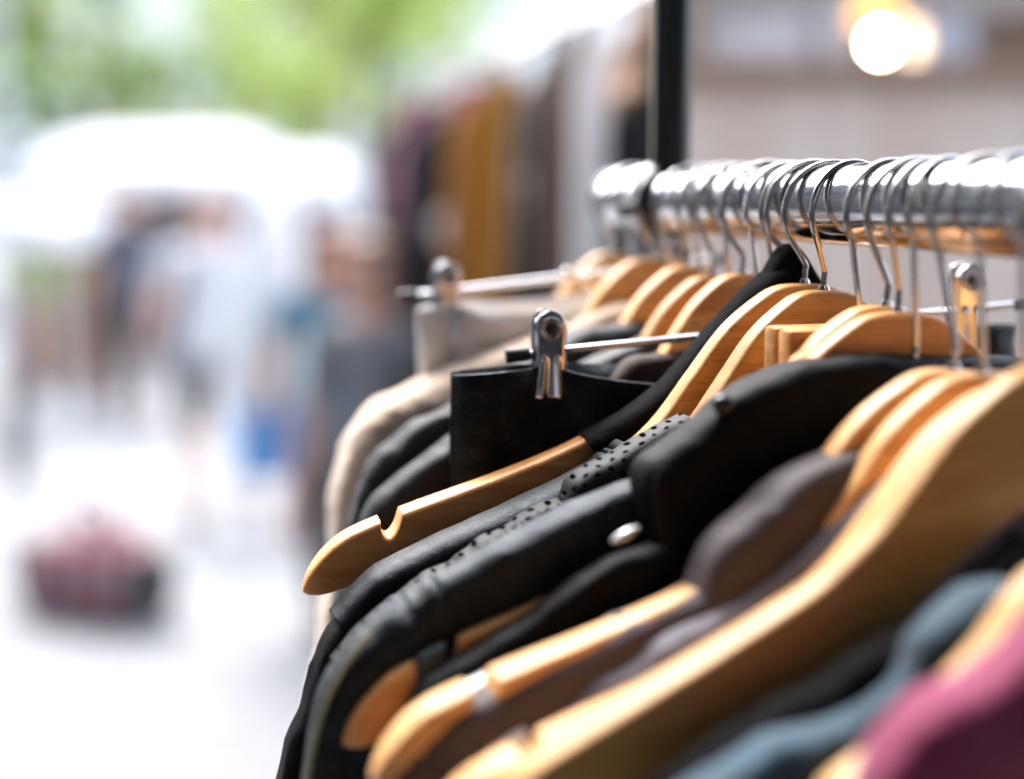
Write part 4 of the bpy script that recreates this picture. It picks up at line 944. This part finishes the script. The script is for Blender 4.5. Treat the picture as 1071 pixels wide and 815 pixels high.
# stalls under the canopies: a cloth backdrop, a table and goods
def stall(x0, x1, D, mb, mt, label):
    a, b = on_ground(x0, D), on_ground(x1, D); w = (b - a).length
    o = empty('market_stall', a, label=label, cat='market stall', group='stalls under the white canopies')
    box('back_cloth', (0, 0.9, 0.55), (w, 0.93, 1.62), mb, o, 0.01); box('table', (0, 0, 0.0), (w, 0.75, 0.80), mt, o, 0.02)
    for i in range(int(w / 0.5)):
        bm = bmesh.new(); x = 0.1 + i * 0.5; box_bm(bm, (x, 0.1, 0.801), (x + 0.36, 0.6, 0.95 + 0.1 * (i % 3)), 0.02)
        frombm('goods', bm, (C_brown, C_navy, M_tar)[i % 3], o, True, 40)
stall(76, 190, 13.5, simple('brown stall cloth', (0.10, 0.06, 0.045), 0.9, 0, 0.3, 4), simple('slate table cloth', (0.05, 0.06, 0.085), 0.9, 0, 0.2, 4), 'market stall with a brown back cloth under the wide white canopy')
stall(196, 345, 15.5, simple('navy stall cloth', (0.03, 0.045, 0.08), 0.9, 0, 0.3, 4), simple('green table cloth', (0.06, 0.085, 0.05), 0.9, 0, 0.2, 4), 'market stall with a navy back cloth under the farther white canopy')

# lamp post at the left edge, planter with shrub
lpz = on_ground(4, 7.5)
lpost = empty('street_lamp', lpz, label='thin grey lamp post at the far left edge of the street', cat='lamp post')
tube('post', [Vector((0, 0, 0)), Vector((0, 0, 1.5)), Vector((0, 0, 4.5))], 0.036, simple('grey painted steel', (0.42, 0.43, 0.48), 0.5), lpost, 16)
tube('base', [Vector((0, 0, 0)), Vector((0, 0, 0.02)), Vector((0, 0, 0.5)), Vector((0, 0, 0.55))], lambda t: 0.075 - 0.03 * t, M_dk, lpost, 16)
bm = bmesh.new(); tube_bm(bm, [Vector((0, 0, 4.45)), Vector((0, 0, 4.52)), Vector((0, 0, 4.75)), Vector((0, 0, 4.9))], lambda t: 0.06 + 0.1 * math.sin(math.pi * t), 16, 12); frombm('lamp_head', bm, M_whiteplastic, lpost)

def leaf_mat(name, c0, c1, tr=0.45):
    m, nt, b = mat(name); oi = N(nt, 'ShaderNodeTexCoord'); n = N(nt, 'ShaderNodeTexNoise', Scale=1.3, Detail=3.0); nt.links.new(oi.outputs['Object'], n.inputs['Vector'])
    r = N(nt, 'ShaderNodeValToRGB'); r.color_ramp.elements[0].position = 0.35; r.color_ramp.elements[1].position = 0.65; r.color_ramp.elements[0].color = c0 + (1,); r.color_ramp.elements[1].color = c1 + (1,)
    nt.links.new(n.outputs['Fac'], r.inputs['Fac']); nt.links.new(r.outputs['Color'], b.inputs['Base Color']); b.inputs['Roughness'].default_value = 0.5
    t = N(nt, 'ShaderNodeBsdfTranslucent'); t2_ = N(nt, 'ShaderNodeHueSaturation', Value=1.6); nt.links.new(r.outputs['Color'], t2_.inputs['Color']); nt.links.new(t2_.outputs[0], t.inputs['Color']); mx = N(nt, 'ShaderNodeMixShader'); mx.inputs[0].default_value = tr
    nt.links.new(b.outputs[0], mx.inputs[1]); nt.links.new(t.outputs[0], mx.inputs[2]); nt.links.new(mx.outputs[0], nt.nodes['Material Output'].inputs['Surface']); return m
L_a = leaf_mat('sunlit leaves', (0.17, 0.23, 0.05), (0.32, 0.38, 0.12)); L_b = leaf_mat('deep green leaves', (0.05, 0.10, 0.02), (0.12, 0.19, 0.04)); M_bark = simple('bark', (0.09, 0.065, 0.05), 0.9, 0, 0.4, 9)
def leaves(bm, c, rad, n, size, rng):
    for _ in range(n):
        d = Vector((rng.gauss(0, 1), rng.gauss(0, 1), rng.gauss(0, 1))).normalized() * rng.random() ** 0.4
        p = c + Vector((d.x * rad.x, d.y * rad.y, d.z * rad.z)); a = Vector((rng.gauss(0, 1), rng.gauss(0, 1), rng.gauss(0, .6))).normalized(); b = a.cross(Vector((rng.random(), rng.random(), rng.random() + .1))).normalized(); s = size * rng.uniform(.6, 1.3)
        bm.faces.new([bm.verts.new(q) for q in (p - a * s, p - b * s * .45, p + a * s, p + b * s * .45)])
def tree(base, h, cr, label, lm, seed, dens=1.0, low=0.35):
    rng = random.Random(seed); o = empty('tree', base, label=label, cat='tree', group='trees beyond the market canopies')
    bm = bmesh.new(); tube_bm(bm, [Vector((0, 0, -.1)), Vector((.05, 0, h * .25)), Vector((-.05, .1, h * .5)), Vector((.1, 0, h * .85))], lambda t: h * 0.026 * (1 - .8 * t), 12, 20)
    tips = []
    for i in range(11):
        z = h * rng.uniform(low, .8); a = rng.uniform(0, 6.28); L = cr * rng.uniform(.55, .95); q = Vector((math.cos(a) * L, math.sin(a) * L, z + h * rng.uniform(.05, .2)))
        tube_bm(bm, [Vector((0, 0, z - h * .08)), Vector((q.x * .5, q.y * .5, z + h * .02)), q], lambda t: h * 0.009 * (1 - .8 * t), 8, 10); tips.append(q)
    frombm('trunk', bm, M_bark, o)
    bm = bmesh.new()
    for q in tips + [Vector((0, 0, h * .9)), Vector((0, 0, h * .7))]:
        for k in range(3):
            leaves(bm, q + Vector((rng.uniform(-1, 1), rng.uniform(-1, 1), rng.uniform(-.7, .7))) * cr * .3, Vector((1, 1, .7)) * cr * rng.uniform(.22, .38), int(150 * dens), h * .022, rng)
    me = frombm('crown', bm, lm, o, False)
tree(on_ground(110, 24), 8.5, 3.4, 'broad sunlit tree behind the wide white canopy', L_a, 1, 0.36, 0.22)
tree(on_ground(-60, 22), 8.0, 3.2, 'leafy tree at the left edge behind the lamp post', L_b, 2, 0.4, 0.22)
tree(on_ground(250, 30), 8.5, 3.2, 'pale sunlit tree between the wide canopy and the bright building', L_a, 3, 0.28, 0.2)
tree(on_ground(385, 21), 5.2, 1.7, 'small light green tree right of the canopies, near the second rack', L_a, 4, 0.6, 0.2)
tree(on_ground(330, 38), 10.5, 4.0, 'tall distant tree whose crown rises above the farther canopy', L_a, 5, 0.3, 0.25)
pl_ = on_ground(52, 11.5)
po = empty('planter', pl_, label='square wooden planter with a yellow green leafy shrub, below the small parasol', cat='planter')
po.scale = (1.35, 1.35, 1.2)
bm = bmesh.new()
for i in range(6): box_bm(bm, (-0.26, -0.26, 0.01 + i * 0.085), (0.26, 0.26, 0.09 + i * 0.085), 0.006)
frombm('planter_box', bm, simple('terracotta stained wood', (0.36, 0.21, 0.14), 0.7, 0, 0.25, 12), po, True, 35)
rng = random.Random(5); bm = bmesh.new(); leaves(bm, Vector((0, 0, 0.78)), Vector((.33, .33, .30)), 900, .045, rng); frombm('shrub', bm, L_a, po, False)
# pale building closing the street, its right part added to block overbright sky
bl = at(470, 195.5, 42)
bd = empty('sky_block_building', (bl.x, bl.y, 0), label='pale building behind the trees, its right part added to block bright sky', cat='building')
M_wall = simple('pale render', (0.78, 0.77, 0.75), 0.8, 0, 0.05, 1); M_glass = simple('window glass', (0.25, 0.32, 0.38), 0.08)
box('wall', (-17, 0, 0), (9, 8, 9), M_wall, bd, 0.03); box('roof', (-17.3, -0.3, 9.002), (9.3, 8.3, 9.25), simple('roof edge', (0.5, 0.48, 0.46), 0.7), bd, 0.03)
wf = None
for fl_ in range(3):
    for i in range(9):
        x = -16 + i * 2.8; z = 1.0 + fl_ * 2.8
        w_ = box('window', (x, -0.05, z), (x + 1.2, -0.003, z + 1.6), M_whiteplastic, bd, 0.01); box('pane', (x + .08, -0.075, z + .08), (x + 1.12, -0.052, z + 1.52), M_glass, w_, 0.005)

# unseen shop added behind the viewer to shade the rack and darken its chrome
shop = empty('unseen_shop', (0, -0.85, 0), label='unseen dark shop building added behind the viewer, shading the rack and mirrored in its chrome', cat='building')
M_dglass = simple('dark shop glass', (0.015, 0.017, 0.02), 0.12); M_shop = simple('dark brick', (0.11, 0.085, 0.075), 0.85, 0, 0.25, 6)
box('wall', (-1.3, -7, 0), (14, 0, 3.0), M_shop, shop, 0.02); box('roof', (-1.5, -7.2, 3.002), (14.2, 0.25, 3.12), M_dk, shop, 0.02)
box('shade_awning', (-1.3, 0.08, 2.85), (8, 1.5, 2.92), M_dk, shop, 0.01)  # added overhead to cut sky light on the rack's near faces
for x in (-0.9, 2.4, 5.7, 9.0):
    for z, h in ((0.5, 2.1),):
        w_ = box('window', (x, 0.003, z), (x + 2.2, 0.06, z + h), M_dk, shop, 0.01); box('pane', (x + .1, 0.062, z + .1), (x + 2.1, 0.075, z + h - .1), M_dglass, w_, 0.004)

# unseen street side, mirrored in the rail; dark fronts made tall to block skylight
op = empty('unseen_shop_row', (-6.2, 0, 0), label='unseen row of dim shop fronts across the street, built tall to darken the chrome rail', cat='building')
M_row = simple('dim shop render', (0.07, 0.064, 0.06), 0.85, 0, 0.2, 2)
box('wall', (-6, -12, 0), (0, 9.5, 8.0), M_row, op, 0.02); box('roof', (-6.2, -12.2, 8.002), (0.3, 9.7, 8.2), M_dk, op, 0.02)
for y in (-11, -7.4, -3.8, -0.2, 3.4, 6.8):
    for z, h in ((0.5, 2.1), (3.6, 1.5), (6.0, 1.4)):
        w_ = box('window', (0.003, y, z), (0.06, y + 2.2, z + h), M_dk, op, 0.01); box('pane', (0.062, y + .1, z + .1), (0.075, y + 2.1, z + h - .1), M_dglass, w_, 0.004)
# ------------------------------------------------------------------ light
w = bpy.data.worlds.new('World'); sc.world = w; w.use_nodes = True
nt = w.node_tree; bg = nt.nodes['Background']
sky = nt.nodes.new('ShaderNodeTexSky'); sky.sky_type = 'NISHITA'; sky.sun_disc = False
SUN_EL, SUN_AZ = R(52), R(-24)                           # ahead and to the left, over the trees: azimuth from +y, clockwise
sky.sun_elevation = SUN_EL; sky.sun_rotation = SUN_AZ; sky.air_density = 1.0; sky.dust_density = 3.0; sky.ozone_density = 1.0
hs = nt.nodes.new('ShaderNodeHueSaturation'); hs.inputs['Saturation'].default_value = 0.55
nt.links.new(sky.outputs[0], hs.inputs['Color']); nt.links.new(hs.outputs[0], bg.inputs['Color']); bg.inputs['Strength'].default_value = 0.15
sd = bpy.data.lights.new('sun', 'SUN'); so = bpy.data.objects.new('sun', sd); COL.objects.link(so)
sd.energy = 0.55; sd.angle = R(18); sd.color = (1.0, 0.985, 0.965)
ds = Vector((math.sin(SUN_AZ) * math.cos(SUN_EL), math.cos(SUN_AZ) * math.cos(SUN_EL), math.sin(SUN_EL)))
so.rotation_euler = ds.to_track_quat('Z', 'Y').to_euler()
sc.view_settings.view_transform = 'Standard'; sc.view_settings.look = 'None'; sc.view_settings.exposure = 2.8; sc.view_settings.gamma = 1
sc.cycles.use_denoising = True; sc.cycles.max_bounces = 8; sc.cycles.sample_clamp_indirect = 6
